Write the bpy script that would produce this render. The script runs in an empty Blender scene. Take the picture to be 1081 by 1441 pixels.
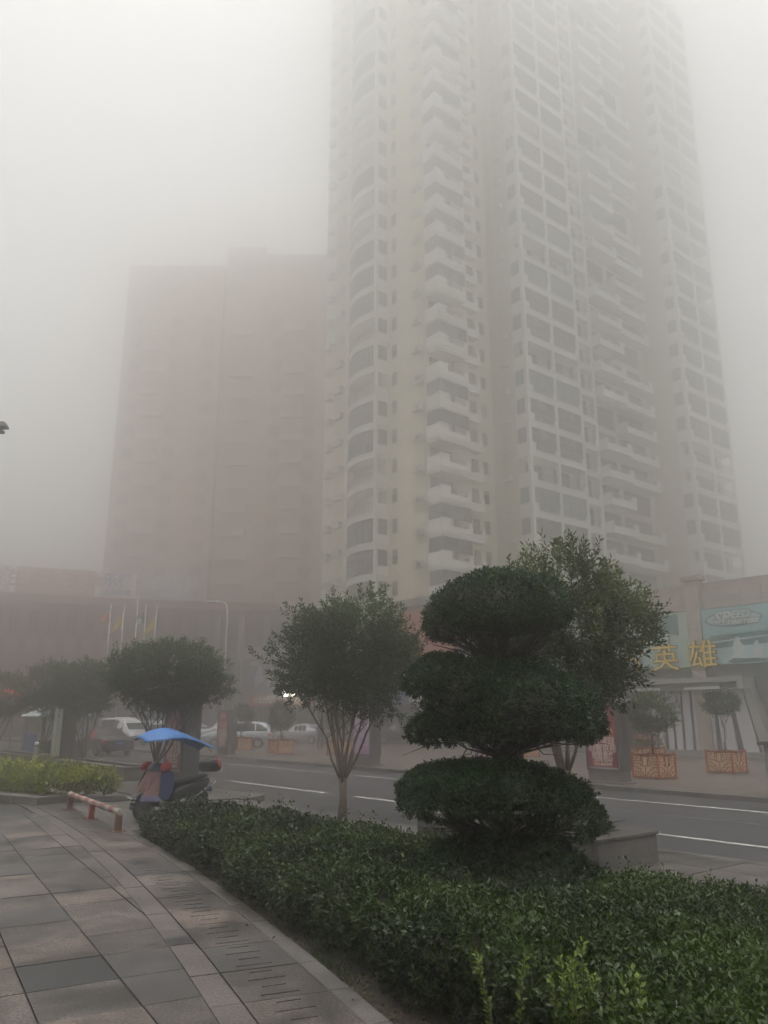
import bpy, bmesh, math, random
import numpy as np
from mathutils import Vector, Matrix, noise
R = math.radians
random.seed(7)
rng = np.random.default_rng(7)
scene = bpy.context.scene
col = scene.collection

# ------------------------------------------------------------------ camera, world, sun, exposure
CAM_H, FPX, PITCH = 1.9, 1124.0, math.atan((1010 - 720.5) / 1124.0)
cam_data = bpy.data.cameras.new('camera')
cam_data.sensor_fit = 'VERTICAL'
cam_data.sensor_height = 24
cam_data.lens = 24 * FPX / 1441.0
cam_data.clip_start = 0.05
cam_data.clip_end = 2000
cam = bpy.data.objects.new('camera', cam_data)
col.objects.link(cam)
cam.location = (0, 0, CAM_H)
cam.rotation_euler = (R(90) + PITCH, 0, 0)
scene.camera = cam

SUN_EL, SUN_AZ = R(86), R(172)          # azimuth from +Y, negative = towards the left
world = bpy.data.worlds.new('World')
scene.world = world
world.use_nodes = True
wn, wl = world.node_tree.nodes, world.node_tree.links
wn.clear()
sky = wn.new('ShaderNodeTexSky')
sky.sky_type = 'NISHITA'
sky.sun_disc = False
sky.sun_elevation = SUN_EL
sky.sun_rotation = SUN_AZ
sky.air_density = 1.0
sky.dust_density = 3.0
sky.ozone_density = 1.0
hsv = wn.new('ShaderNodeHueSaturation')
hsv.inputs['Saturation'].default_value = 0.0
bg = wn.new('ShaderNodeBackground')
bg.inputs['Strength'].default_value = 0.105
wo = wn.new('ShaderNodeOutputWorld')
wl.new(sky.outputs[0], hsv.inputs['Color'])
wl.new(hsv.outputs[0], bg.inputs[0])
wl.new(bg.outputs[0], wo.inputs[0])

sd = bpy.data.lights.new('sun', 'SUN')
sd.energy = 1.4
sd.angle = R(60)
sd.color = (1.0, 0.97, 0.92)
sun = bpy.data.objects.new('sun', sd)
col.objects.link(sun)
sdir = Vector((math.sin(SUN_AZ) * math.cos(SUN_EL), math.cos(SUN_AZ) * math.cos(SUN_EL), math.sin(SUN_EL)))
sun.rotation_euler = sdir.to_track_quat('Z', 'Y').to_euler()
sun.location = sdir * 60

vs = scene.view_settings
vs.view_transform = 'Standard'
vs.look = 'None'
vs.exposure = 0.95
vs.gamma = 1
vs.use_curve_mapping = False
cy = scene.cycles
cy.max_bounces = 10
cy.diffuse_bounces = 3
cy.glossy_bounces = 2
cy.transmission_bounces = 4
cy.transparent_max_bounces = 8
cy.volume_bounces = 8
cy.use_adaptive_sampling = True
cy.adaptive_threshold = 0.02
cy.use_denoising = True
cy.sample_clamp_indirect = 4

HAZE_DENSITY, HAZE_ANISO = 0.0205, 0.92

# ------------------------------------------------------------------ frames
A = math.atan(937.5 * math.cos(PITCH) / FPX)      # the street's heading
UX, UY = -math.sin(A), math.cos(A)                # u: along the street, away
NX, NY = math.cos(A), math.sin(A)                 # n: across the street


def W(n, u, z=0.0):
    return Vector((NX * n + UX * u, NY * n + UY * u, z))


def at(px, py, Y):
    x, y = (px - 540.5) / FPX, -(py - 720.5) / FPX
    d = (x, math.cos(PITCH) - y * math.sin(PITCH), math.sin(PITCH) + y * math.cos(PITCH))
    t = Y / d[1]
    return Vector((d[0] * t, Y, CAM_H + d[2] * t))


# ------------------------------------------------------------------ materials
MATS = {}


def mat(name, c, rough=0.6, var=0.15, scale=8.0, bump=0.0, bscale=None, spec=0.5, metal=0.0, emit=None, estr=0.0, speck=0.0, stain=0.0, tint=None):
    if name in MATS:
        return MATS[name]
    m = bpy.data.materials.new(name)
    m.use_nodes = True
    nt, n = m.node_tree, m.node_tree.nodes
    b = n['Principled BSDF']
    b.inputs['Roughness'].default_value = rough
    b.inputs['Metallic'].default_value = metal
    b.inputs['Specular IOR Level'].default_value = spec
    tc = n.new('ShaderNodeTexCoord')
    src = None
    if var > 0:
        no = n.new('ShaderNodeTexNoise')
        no.inputs['Scale'].default_value = scale
        no.inputs['Detail'].default_value = 6
        nt.links.new(tc.outputs['Object'], no.inputs['Vector'])
        r = n.new('ShaderNodeMapRange')
        r.inputs[1].default_value = 0.3
        r.inputs[2].default_value = 0.7
        r.inputs[3].default_value = 1 - var
        r.inputs[4].default_value = 1 + var
        nt.links.new(no.outputs[0], r.inputs[0])
        src = r.outputs[0]

        def mul(a, bb):
            q = n.new('ShaderNodeMath')
            q.operation = 'MULTIPLY'
            nt.links.new(a, q.inputs[0])
            nt.links.new(bb, q.inputs[1])
            return q.outputs[0]
        if speck > 0:
            n2 = n.new('ShaderNodeTexNoise')
            n2.inputs['Scale'].default_value = 42
            n2.inputs['Detail'].default_value = 2
            nt.links.new(tc.outputs['Object'], n2.inputs['Vector'])
            r2 = n.new('ShaderNodeMapRange')
            r2.inputs[1].default_value = 0.35
            r2.inputs[2].default_value = 0.65
            r2.inputs[3].default_value = 1 - speck
            r2.inputs[4].default_value = 1 + speck
            nt.links.new(n2.outputs[0], r2.inputs[0])
            src = mul(src, r2.outputs[0])
        if stain > 0:
            n3 = n.new('ShaderNodeTexNoise')
            n3.inputs['Scale'].default_value = 1.3
            n3.inputs['Detail'].default_value = 9
            n3.inputs['Roughness'].default_value = 0.65
            gp = n.new('ShaderNodeNewGeometry')
            nt.links.new(gp.outputs['Position'], n3.inputs['Vector'])
            r3 = n.new('ShaderNodeMapRange')
            r3.inputs[1].default_value = 0.38
            r3.inputs[2].default_value = 0.62
            r3.inputs[3].default_value = 1 - stain
            r3.inputs[4].default_value = 1 + stain * 0.3
            nt.links.new(n3.outputs[0], r3.inputs[0])
            src = mul(src, r3.outputs[0])
        vm = n.new('ShaderNodeVectorMath')
        vm.operation = 'SCALE'
        vm.inputs[0].default_value = c
        nt.links.new(src, vm.inputs['Scale'])
        nt.links.new(vm.outputs[0], b.inputs['Base Color'])
    else:
        b.inputs['Base Color'].default_value = (*c, 1)
    if bump > 0:
        nb = n.new('ShaderNodeTexNoise')
        nb.inputs['Scale'].default_value = bscale or scale * 4
        nb.inputs['Detail'].default_value = 5
        nt.links.new(tc.outputs['Object'], nb.inputs['Vector'])
        bp = n.new('ShaderNodeBump')
        bp.inputs['Strength'].default_value = bump
        bp.inputs['Distance'].default_value = 0.01
        nt.links.new(nb.outputs[0], bp.inputs['Height'])
        nt.links.new(bp.outputs[0], b.inputs['Normal'])
    if emit:
        b.inputs['Emission Color'].default_value = (*emit, 1)
        b.inputs['Emission Strength'].default_value = estr
    MATS[name] = m
    return m


def leaf_mat(name, dark, light, rough=0.42, trans=0.25):
    m = bpy.data.materials.new(name)
    m.use_nodes = True
    nt, n = m.node_tree, m.node_tree.nodes
    b = n['Principled BSDF']
    at_ = n.new('ShaderNodeAttribute')
    at_.attribute_name = 'tint'
    mx = n.new('ShaderNodeMix')
    mx.data_type = 'RGBA'
    mx.inputs[6].default_value = (*dark, 1)
    mx.inputs[7].default_value = (*light, 1)
    nt.links.new(at_.outputs['Fac'], mx.inputs[0])
    nt.links.new(mx.outputs[2], b.inputs['Base Color'])
    b.inputs['Roughness'].default_value = rough
    b.inputs['Specular IOR Level'].default_value = 0.4
    t = n.new('ShaderNodeBsdfTranslucent')
    nt.links.new(mx.outputs[2], t.inputs['Color'])
    ms = n.new('ShaderNodeMixShader')
    ms.inputs[0].default_value = trans
    nt.links.new(b.outputs[0], ms.inputs[1])
    nt.links.new(t.outputs[0], ms.inputs[2])
    nt.links.new(ms.outputs[0], n['Material Output'].inputs['Surface'])
    MATS[name] = m
    return m


GRAN = [mat('granite_a', (0.096, 0.080, 0.072), 0.5, 0.3, 5, 0.35, 90, speck=0.75, stain=0.7),
        mat('granite_b', (0.070, 0.060, 0.056), 0.45, 0.3, 5, 0.35, 90, speck=0.75, stain=0.7),
        mat('granite_c', (0.115, 0.090, 0.078), 0.5, 0.3, 5, 0.35, 90, speck=0.75, stain=0.7)]
G_MID = mat('granite_mid', (0.055, 0.051, 0.050), 0.5, 0.12, 3, 0.25, 90, speck=0.3, stain=0.35)
G_DARK = mat('granite_dark', (0.024, 0.025, 0.026), 0.45, 0.15, 3, 0.25, 90, speck=0.3, stain=0.3)
G_PINK = mat('granite_pink', (0.094, 0.079, 0.077), 0.55, 0.1, 4, 0.3, 90, speck=0.5, stain=0.35)
G_KERB = mat('granite_kerb', (0.095, 0.085, 0.080), 0.6, 0.15, 5, 0.3, 60, speck=0.3, stain=0.45)
ASPHALT = mat('asphalt', (0.030, 0.029, 0.032), 0.6, 0.22, 0.8, 0.5, 120, speck=0.4, stain=0.35)
PAINT = mat('road_paint', (0.50, 0.50, 0.48), 0.6, 0.3, 9, 0.1, stain=0.45)
SOIL = mat('soil', (0.022, 0.018, 0.012), 0.9, 0.4, 12, 1.0, 40)
WHITE = mat('white_render', (0.68, 0.675, 0.65), 0.7, 0.05, 0.5, stain=0.12)
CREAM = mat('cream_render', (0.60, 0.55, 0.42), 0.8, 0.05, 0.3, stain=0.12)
CREAM2 = mat('cream_darker_render', (0.50, 0.455, 0.36), 0.8, 0.05, 0.3, stain=0.12)  # darker cream for the projecting blocks
GLASSD = mat('window_glass', (0.02, 0.022, 0.024), 0.15, 0.5, 0.7, spec=0.6)
GLASSG = mat('green_glass', (0.05, 0.10, 0.09), 0.15, 0.4, 0.7, spec=0.6)
FRAME = mat('window_frame', (0.10, 0.10, 0.10), 0.5, 0)
FRAMEW = mat('white_frame', (0.5, 0.5, 0.5), 0.5, 0)
ACM = mat('ac_white', (0.42, 0.42, 0.40), 0.5, 0.1, 3)
METG = mat('grey_metal', (0.085, 0.083, 0.088), 0.45, 0.12, 3, 0.05, metal=0.2)
METL = mat('light_metal', (0.30, 0.30, 0.31), 0.4, 0.1, 3, metal=0.3)
BLACK = mat('black_plastic', (0.015, 0.015, 0.017), 0.38, 0.1, 5)
RUBBER = mat('rubber', (0.02, 0.02, 0.02), 0.8, 0.1, 9)
BARK = mat('pale_bark', (0.17, 0.13, 0.105), 0.8, 0.35, 14, 0.8, 40)
BARKD = mat('dark_bark', (0.055, 0.042, 0.036), 0.85, 0.3, 14, 0.8, 40)
L_TREE = leaf_mat('tree_leaf', (0.008, 0.024, 0.004), (0.060, 0.112, 0.016))
L_TREER = leaf_mat('tree_leaf_yellow', (0.008, 0.020, 0.003), (0.090, 0.125, 0.012))
L_TOP = leaf_mat('topiary_leaf', (0.003, 0.013, 0.003), (0.028, 0.075, 0.012), 0.4, 0.15)
L_HEDGE = leaf_mat('hedge_leaf', (0.004, 0.013, 0.003), (0.052, 0.088, 0.012))
L_HEDY = leaf_mat('hedge_leaf_yellow', (0.05, 0.075, 0.012), (0.30, 0.33, 0.04))
L_YOUNG = leaf_mat('young_leaf', (0.05, 0.09, 0.012), (0.16, 0.22, 0.035), 0.45, 0.35)


# ------------------------------------------------------------------ mesh helpers
class MB:
    def __init__(s):
        s.v, s.f, s.m, s.mats = [], [], [], []

    def mi(s, m):
        if m not in s.mats:
            s.mats.append(m)
        return s.mats.index(m)

    def face(s, pts, m):
        b = len(s.v)
        s.v += [tuple(p) for p in pts]
        s.f.append(tuple(range(b, b + len(pts))))
        s.m.append(s.mi(m))

    def hexa(s, p, m):
        b = len(s.v)
        s.v += [tuple(q) for q in p]
        k = s.mi(m)
        for q in ((3, 2, 1, 0), (4, 5, 6, 7), (0, 1, 5, 4), (1, 2, 6, 5), (2, 3, 7, 6), (3, 0, 4, 7)):
            s.f.append(tuple(b + i for i in q))
            s.m.append(k)

    def box(s, x0, x1, y0, y1, z0, z1, m):
        s.hexa([(x0, y0, z0), (x1, y0, z0), (x1, y1, z0), (x0, y1, z0), (x0, y0, z1), (x1, y0, z1), (x1, y1, z1), (x0, y1, z1)], m)

    def prism(s, poly, z0, z1, m, mtop=None):
        b = len(s.v)
        n = len(poly)
        s.v += [(x, y, z0) for x, y in poly] + [(x, y, z1) for x, y in poly]
        k = s.mi(m)
        s.f.append(tuple(b + n + i for i in range(n)))
        s.m.append(s.mi(mtop or m))
        s.f.append(tuple(b + n - 1 - i for i in range(n)))
        s.m.append(k)
        for i in range(n):
            j = (i + 1) % n
            s.f.append((b + i, b + j, b + n + j, b + n + i))
            s.m.append(k)

    def tube(s, pts, rad, m, seg=6, caps=True):
        pts = [Vector(p) for p in pts]
        if not hasattr(rad, '__len__'):
            rad = [rad] * len(pts)
        k = s.mi(m)
        b = len(s.v)
        n = len(pts)
        t0 = (pts[1] - pts[0]).normalized()
        a = t0.orthogonal().normalized()
        for i, p in enumerate(pts):
            t = (pts[min(i + 1, n - 1)] - pts[max(i - 1, 0)]).normalized()
            a = (a - t * a.dot(t)).normalized()
            c = t.cross(a)
            for j in range(seg):
                q = 2 * math.pi * j / seg
                s.v.append(tuple(p + (a * math.cos(q) + c * math.sin(q)) * rad[i]))
        for i in range(n - 1):
            for j in range(seg):
                j2 = (j + 1) % seg
                s.f.append((b + i * seg + j, b + i * seg + j2, b + (i + 1) * seg + j2, b + (i + 1) * seg + j))
                s.m.append(k)
        if caps:
            s.f.append(tuple(b + j for j in reversed(range(seg))))
            s.m.append(k)
            s.f.append(tuple(b + (n - 1) * seg + j for j in range(seg)))
            s.m.append(k)

    def lathe(s, prof, c, axis, m, seg=20):
        """prof: list of (along axis, radius)"""
        axis = Vector(axis).normalized()
        a = axis.orthogonal().normalized()
        d = axis.cross(a)
        b = len(s.v)
        k = s.mi(m)
        for h, r in prof:
            for j in range(seg):
                q = 2 * math.pi * j / seg
                s.v.append(tuple(Vector(c) + axis * h + (a * math.cos(q) + d * math.sin(q)) * r))
        for i in range(len(prof) - 1):
            for j in range(seg):
                j2 = (j + 1) % seg
                s.f.append((b + i * seg + j, b + i * seg + j2, b + (i + 1) * seg + j2, b + (i + 1) * seg + j))
                s.m.append(k)

    def build(s, name, parent=None, smooth=False, bevel=0.0, loc=None):
        me = bpy.data.meshes.new(name)
        me.from_pydata(s.v, [], s.f)
        for m in s.mats:
            me.materials.append(m)
        me.polygons.foreach_set('material_index', s.m)
        if smooth:
            me.polygons.foreach_set('use_smooth', [True] * len(me.polygons))
        me.update()
        o = bpy.data.objects.new(name, me)
        col.objects.link(o)
        if parent:
            o.parent = parent
        if loc:
            o.location = loc
        if bevel:
            bv = o.modifiers.new('bevel', 'BEVEL')
            bv.width = bevel
            bv.segments = 2
            bv.limit_method = 'ANGLE'
        return o


def thing(name, label, cat, loc=(0, 0, 0), rz=0, group=None):
    o = bpy.data.objects.new(name, None)
    col.objects.link(o)
    o.location = loc
    o.rotation_euler = (0, 0, rz)
    tag(o, label, cat, group)
    return o


def tag(o, label=None, cat=None, group=None, kind=None):
    if label:
        o['label'] = label
    if cat:
        o['category'] = cat
    if group:
        o['group'] = group
    if kind:
        o['kind'] = kind
    return o


def copy_part(o, parent, loc=None):
    c = o.copy()
    col.objects.link(c)
    c.parent = parent
    if loc is not None:
        c.location = loc
    return c


def copy_tree(o, parent=None):
    c = o.copy()
    col.objects.link(c)
    c.parent = parent
    for ch in list(o.children):
        copy_tree(ch, c)
    return c


def text_part(s, name, size, m, parent, loc, right, up, depth=0.02, bold=0.0, sx=1.0, slant=0.0, extra=None):
    """flat or raised lettering as a mesh; right, up: the directions of the line of text and of its height"""
    cu = bpy.data.curves.new(name, 'FONT')
    cu.body = s
    cu.size = size
    cu.extrude = depth
    cu.offset = bold
    cu.shear = slant
    cu.resolution_u = 2
    cu.align_x = 'CENTER'
    cu.align_y = 'CENTER'
    ob = bpy.data.objects.new(name, cu)
    col.objects.link(ob)
    bpy.context.view_layer.update()
    me = bpy.data.meshes.new_from_object(ob.evaluated_get(bpy.context.evaluated_depsgraph_get()))
    bpy.data.objects.remove(ob)
    r, u = Vector(right).normalized(), Vector(up).normalized()
    nn = r.cross(u)
    M = Matrix(((r.x * sx, u.x, nn.x, loc[0]), (r.y * sx, u.y, nn.y, loc[1]), (r.z * sx, u.z, nn.z, loc[2]), (0, 0, 0, 1)))
    me.transform(M)
    me.materials.clear()
    me.materials.append(m)
    o = bpy.data.objects.new(name, me)
    col.objects.link(o)
    o.parent = parent
    return o


def leaves(name, P, Dv, Lf, Wf, tint, m, parent=None, fold=0.25):
    N = len(P)
    Dv = Dv / np.linalg.norm(Dv, axis=1, keepdims=True)
    rnd = rng.normal(size=(N, 3)) + np.array([0, 0, 1.2])
    S = np.cross(Dv, rnd)
    S /= np.linalg.norm(S, axis=1, keepdims=True) + 1e-9
    Nn = np.cross(S, Dv)
    L_ = Lf[:, None]
    w = Wf[:, None]
    V = np.empty((N, 4, 3))
    V[:, 0] = P
    V[:, 1] = P + Dv * L_ * 0.5 + S * w * 0.5 + Nn * w * fold
    V[:, 2] = P + Dv * L_
    V[:, 3] = P + Dv * L_ * 0.5 - S * w * 0.5 + Nn * w * fold
    me = bpy.data.meshes.new(name)
    me.vertices.add(4 * N)
    me.vertices.foreach_set('co', V.reshape(-1).astype(np.float32))
    base = np.arange(N)[:, None] * 4
    idx = (base + np.array([0, 1, 2, 0, 2, 3])).reshape(-1)
    me.loops.add(6 * N)
    me.loops.foreach_set('vertex_index', idx.astype(np.int32))
    me.polygons.add(2 * N)
    me.polygons.foreach_set('loop_start', (np.arange(2 * N) * 3).astype(np.int32))
    me.update(calc_edges=True)
    a = me.attributes.new('tint', 'FLOAT', 'FACE')
    a.data.foreach_set('value', np.repeat(np.clip(tint, 0, 1), 2).astype(np.float32))
    me.materials.append(m)
    o = bpy.data.objects.new(name, me)
    col.objects.link(o)
    o.parent = parent
    return o


def sprigs(C, Ax, length, k, leaf, width, tint, spread=0.9):
    """k leaves along each of the short shoots C + t*Ax; returns arrays for leaves()"""
    n = len(C)
    Ax = Ax / np.linalg.norm(Ax, axis=1, keepdims=True)
    ref = np.where(np.abs(Ax[:, 2:3]) < 0.9, np.array([[0, 0, 1.0]]), np.array([[1.0, 0, 0]]))
    e1 = np.cross(Ax, ref)
    e1 /= np.linalg.norm(e1, axis=1, keepdims=True)
    e2 = np.cross(Ax, e1)
    t = (np.arange(k) + 0.5) / k
    ph = rng.uniform(0, 6.28, (n, 1)) + np.arange(k)[None] * 2.4
    ln = np.broadcast_to(np.asarray(length).reshape(-1, 1), (n, 1))
    P = C[:, None] + Ax[:, None] * (t[None, :, None] * ln[:, None])
    rad = e1[:, None] * np.cos(ph)[..., None] + e2[:, None] * np.sin(ph)[..., None]
    D = Ax[:, None] * (0.45 + 0.5 * t[None, :, None]) + rad * spread + rng.normal(0, 0.18, (n, k, 3))
    Lf = leaf * rng.uniform(0.65, 1.2, (n, k))
    tt = tint[:, None] + rng.normal(0, 0.13, (n, k)) + 0.15 * (t[None] - 0.5)
    return P.reshape(-1, 3), D.reshape(-1, 3), Lf.reshape(-1), (Lf * width / leaf).reshape(-1), tt.reshape(-1)


def nz(p, s, seed=0.0):
    return noise.noise(Vector((p[0] * s + seed, p[1] * s - seed, p[2] * s + 2 * seed)))


# ------------------------------------------------------------------ ground and street
g = MB()
g.box(-400, 400, -60, 700, -0.6, -0.145, ASPHALT)
tag(g.build('ground'), kind='structure')


def nu_prism(name, poly, z0, z1, m):
    b = MB()
    b.prism([tuple(W(n, u)[:2]) for n, u in poly], z0, z1, m)
    return tag(b.build(name), kind='structure')


# road surface is a sheet over the ground with its painted lines on top
nu_prism('road', [(10.2, -20), (20.5, -20), (20.5, 150), (10.2, 150)], -0.14, -0.130, ASPHALT)
for nn, w_, u0, u1, nm in ((13.44, 0.13, -10, 17.9, 'lane_line'), (18.3, 0.10, -10, 110, 'edge_line')):
    nu_prism(nm, [(nn, u0), (nn + w_, u0), (nn + w_, u1), (nn, u1)], -0.1295, -0.125, PAINT)
for k in range(6):
    u0 = 19.4 + k * 7.5
    nu_prism('lane_line', [(13.44, u0), (13.57, u0), (13.57, u0 + 5.4), (13.44, u0 + 5.4)], -0.1295, -0.125, PAINT)
# faint repaired seam in the far lane
SEAM = mat('road_seam', (0.085, 0.083, 0.085), 0.7, 0.3, 3)
nu_prism('road_seam_line', [(16.2, 4), (16.24, 4), (16.30, 12), (16.26, 12)], -0.1295, -0.1265, SEAM)

# far plaza
PLAZA = mat('plaza_paving', (0.125, 0.098, 0.083), 0.6, 0.15, 0.4, 0.2, speck=0.15, stain=0.35)
nt = PLAZA.node_tree
br = nt.nodes.new('ShaderNodeTexBrick')
br.inputs['Scale'].default_value = 1.0
br.inputs['Brick Width'].default_value = 1.2
br.inputs['Row Height'].default_value = 0.4
br.inputs['Mortar Size'].default_value = 0.018
br.inputs['Color1'].default_value = (1, 1, 1, 1)
br.inputs['Color2'].default_value = (0.78, 0.78, 0.78, 1)
br.inputs['Mortar'].default_value = (0.35, 0.35, 0.35, 1)
tcn = [x for x in nt.nodes if x.type == 'TEX_COORD'][0]
mp = nt.nodes.new('ShaderNodeMapping')
mp.inputs['Rotation'].default_value = (0, 0, -A)
nt.links.new(tcn.outputs['Object'], mp.inputs[0])
nt.links.new(mp.outputs[0], br.inputs[0])
pb = nt.nodes['Principled BSDF']
old = pb.inputs['Base Color'].links[0].from_socket
mm = nt.nodes.new('ShaderNodeMix')
mm.data_type = 'RGBA'
mm.blend_type = 'MULTIPLY'
mm.inputs[0].default_value = 1
nt.links.new(old, mm.inputs[6])
nt.links.new(br.outputs[0], mm.inputs[7])
nt.links.new(mm.outputs[2], pb.inputs['Base Color'])
nu_prism('plaza', [(20.72, -20), (130, -20), (130, 150), (20.72, 150)], -0.14, 0.0, PLAZA)
fk = tag(bpy.data.objects.new('far_kerb', None), kind='structure')
col.objects.link(fk)
for k in range(52):
    b = MB()
    dz = random.uniform(-0.006, 0.006)
    u0 = 2 + k * 1.0
    b.prism([tuple(W(n, u)[:2]) for n, u in ((20.36, u0), (20.70, u0), (20.70, u0 + 0.985), (20.36, u0 + 0.985))], -0.2, 0.0 + dz, G_KERB)
    b.build('kerb_stone', fk, bevel=0.012)
# thin drain slot in the plaza behind the kerb
dr = MB()
dr.prism([tuple(W(n, u)[:2]) for n, u in ((21.5, 9.5), (21.54, 9.5), (21.54, 17), (21.5, 17))], 0.0005, 0.004, G_DARK)
tag(dr.build('drain_line'), kind='structure')

# near side: base sheet, slabs and kerb
NEAR = mat('near_paving', (0.085, 0.077, 0.072), 0.6, 0.15, 2, 0.3, 60, speck=0.3, stain=0.45)
PAD = mat('pad_paving', (0.075, 0.07, 0.07), 0.65, 0.15, 2, 0.3, 60, speck=0.3, stain=0.45)
nu_prism('near_ground', [(-40, -20), (10.30, -20), (10.30, 60), (-40, 60)], -0.14, -0.03, NEAR)
np_ = tag(bpy.data.objects.new('near_pavement', None), kind='structure')
col.objects.link(np_)
nk = tag(bpy.data.objects.new('near_kerb', None), kind='structure')
col.objects.link(nk)


def slab(parent, poly, z1, m, name='tile', z0=-0.06, world=False, bevel=0.003):
    b = MB()
    b.prism(poly if world else [tuple(W(n, u)[:2]) for n, u in poly], z0, z1, m)
    return b.build(name, parent, bevel=bevel)


for i in range(9):
    for j in range(5):
        u0, n0 = 1.2 + i * 1.2, 7.15 + j * 0.8
        if u0 < 9.6 and n0 < 10.5:
            slab(np_, [(n0, u0), (n0 + 0.792, u0), (n0 + 0.792, u0 + 1.192), (n0, u0 + 1.192)], random.uniform(-0.003, 0.003), random.choice(GRAN))
nu_prism('near_paving_strip', [(10.305, -20), (11.14, -20), (11.14, 10.8), (10.305, 10.8)], -0.14, -0.01, NEAR)
for i in range(9):
    u0 = 1.0 + i * 1.1
    slab(nk, [(11.15, u0), (11.35, u0), (11.35, u0 + 1.09), (11.15, u0 + 1.09)], 0.003, G_KERB, 'kerb_stone', -0.2, bevel=0.012)
for i in range(8):
    u0 = 10.9 + i * 1.0
    slab(nk, [(10.31, u0), (10.50, u0), (10.50, u0 + 0.985), (10.31, u0 + 0.985)], -0.06, G_KERB, 'kerb_stone', -0.2, bevel=0.012)
# kerbed island at the mouth of the driveway, rounded nose
isl = [(9.0, 60)] + [(9.0, 19.4)]
arc = []
for k in range(9):
    q = -math.pi / 2 + k * math.pi / 16
    arc.append((10.15 + 1.0 * math.cos(q), 19.3 + 1.0 * math.sin(q)))
isl = [(8.6, 18.3)] + arc + [(11.15, 60), (8.6, 60)]
nu_prism('island_paving', isl, -0.029, 0.0, NEAR)
nose = MB()
outer = [(10.15 + 1.2 * math.cos(-math.pi / 2 + k * math.pi / 16), 19.3 + 1.2 * math.sin(-math.pi / 2 + k * math.pi / 16)) for k in range(9)]
for k in range(8):
    slab(nk, [arc[k], outer[k], outer[k + 1], arc[k + 1]], 0.012, G_KERB, 'kerb_stone', -0.2, bevel=0.01)
for k in range(22):
    u0 = 19.32 + k
    slab(nk, [(11.155, u0), (11.35, u0), (11.35, u0 + 0.985), (11.155, u0 + 0.985)], 0.012, G_KERB, 'kerb_stone', -0.2, bevel=0.012)

# ------------------------------------------------------------------ tiled footpath with curved border
CX, CY = -78.47, -27.38
RA, RB, RC, RD = 84.22, 84.45, 85.08, 85.24
GU, GN = (-0.5, 0.8660254), (0.8660254, 0.5)
path = tag(bpy.data.objects.new('footpath', None), kind='structure')
col.objects.link(path)
bed = MB()
TH0, TH1 = math.atan2(2.0 - CY, 4.5 - CX), math.atan2(20.5 - CY, -9.5 - CX)
ring = [TH0 + (TH1 - TH0) * k / 30 for k in range(31)]
bed.prism([(CX + RD * math.cos(t), CY + RD * math.sin(t)) for t in ring] + [(-16, 20), (-16, 1)], -0.029, -0.022, G_DARK)
tag(bed.build('path_bedding_ground'), kind='structure')


def clip(poly, px, py, nx, ny):
    out = []
    for i, p in enumerate(poly):
        q = poly[(i + 1) % len(poly)]
        dp = (p[0] - px) * nx + (p[1] - py) * ny
        dq = (q[0] - px) * nx + (q[1] - py) * ny
        if dp <= 0:
            out.append(p)
        if dp * dq < 0:
            t = dp / (dp - dq)
            out.append((p[0] + (q[0] - p[0]) * t, p[1] + (q[1] - p[1]) * t))
    return out


def carea(p):
    return 0.5 * sum(p[i][0] * p[(i + 1) % len(p)][1] - p[(i + 1) % len(p)][0] * p[i][1] for i in range(len(p)))


TW, TL, JT = 0.66, 0.69, 0.006
SPLITC = {}
for i in range(-11, 4):
    for j in range(-4, 18):
        a0, b0 = 0.97 + i * TW, 6.11 + j * TL
        wide = 1
        poly = [(a0 + JT, b0 + JT), (a0 + TW - JT, b0 + JT), (a0 + TW - JT, b0 + TL - JT), (a0 + JT, b0 + TL - JT)]
        pw = [(GN[0] * a + GU[0] * b, GN[1] * a + GU[1] * b) for a, b in poly]
        cx, cy = sum(p[0] for p in pw) / 4, sum(p[1] for p in pw) / 4
        if abs(cx) > 0.56 * cy + 0.9 or cy < 4.2 or cx > 1.2:
            continue
        th = math.atan2(cy - CY, cx - CX)
        rr = math.hypot(cx - CX, cy - CY)
        if rr > RA + 0.5:
            continue
        if rr > RA - 0.6:
            pw = clip(pw, CX + (RA - 0.006) * math.cos(th), CY + (RA - 0.006) * math.sin(th), math.cos(th), math.sin(th))
            if len(pw) < 3 or abs(carea(pw)) < 0.004:
                continue
        q = random.random()
        m = GRAN[0] if q < 0.4 else GRAN[1] if q < 0.66 else GRAN[2] if q < 0.9 else G_MID
        if (i, j) == (0, 1):
            m = G_DARK
        elif (i, j) in ((1, 1), (-1, 5), (-2, 5), (-1, 6), (0, 8), (1, 9), (-3, 9), (-1, -1)):
            m = G_MID
        elif (i, j) in ((-2, 4), (-4, 8)):
            m = G_DARK
        slab(path, pw, random.uniform(-0.0035, 0.0025), m, 'tile', -0.021, True)


def ringpoly(r0, r1, t0, t1):
    tm = (t0 + t1) / 2
    return [(CX + r0 * math.cos(t0), CY + r0 * math.sin(t0)), (CX + r1 * math.cos(t0), CY + r1 * math.sin(t0)),
            (CX + r1 * math.cos(t1), CY + r1 * math.sin(t1)), (CX + r0 * math.cos(t1), CY + r0 * math.sin(t1))]


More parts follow.
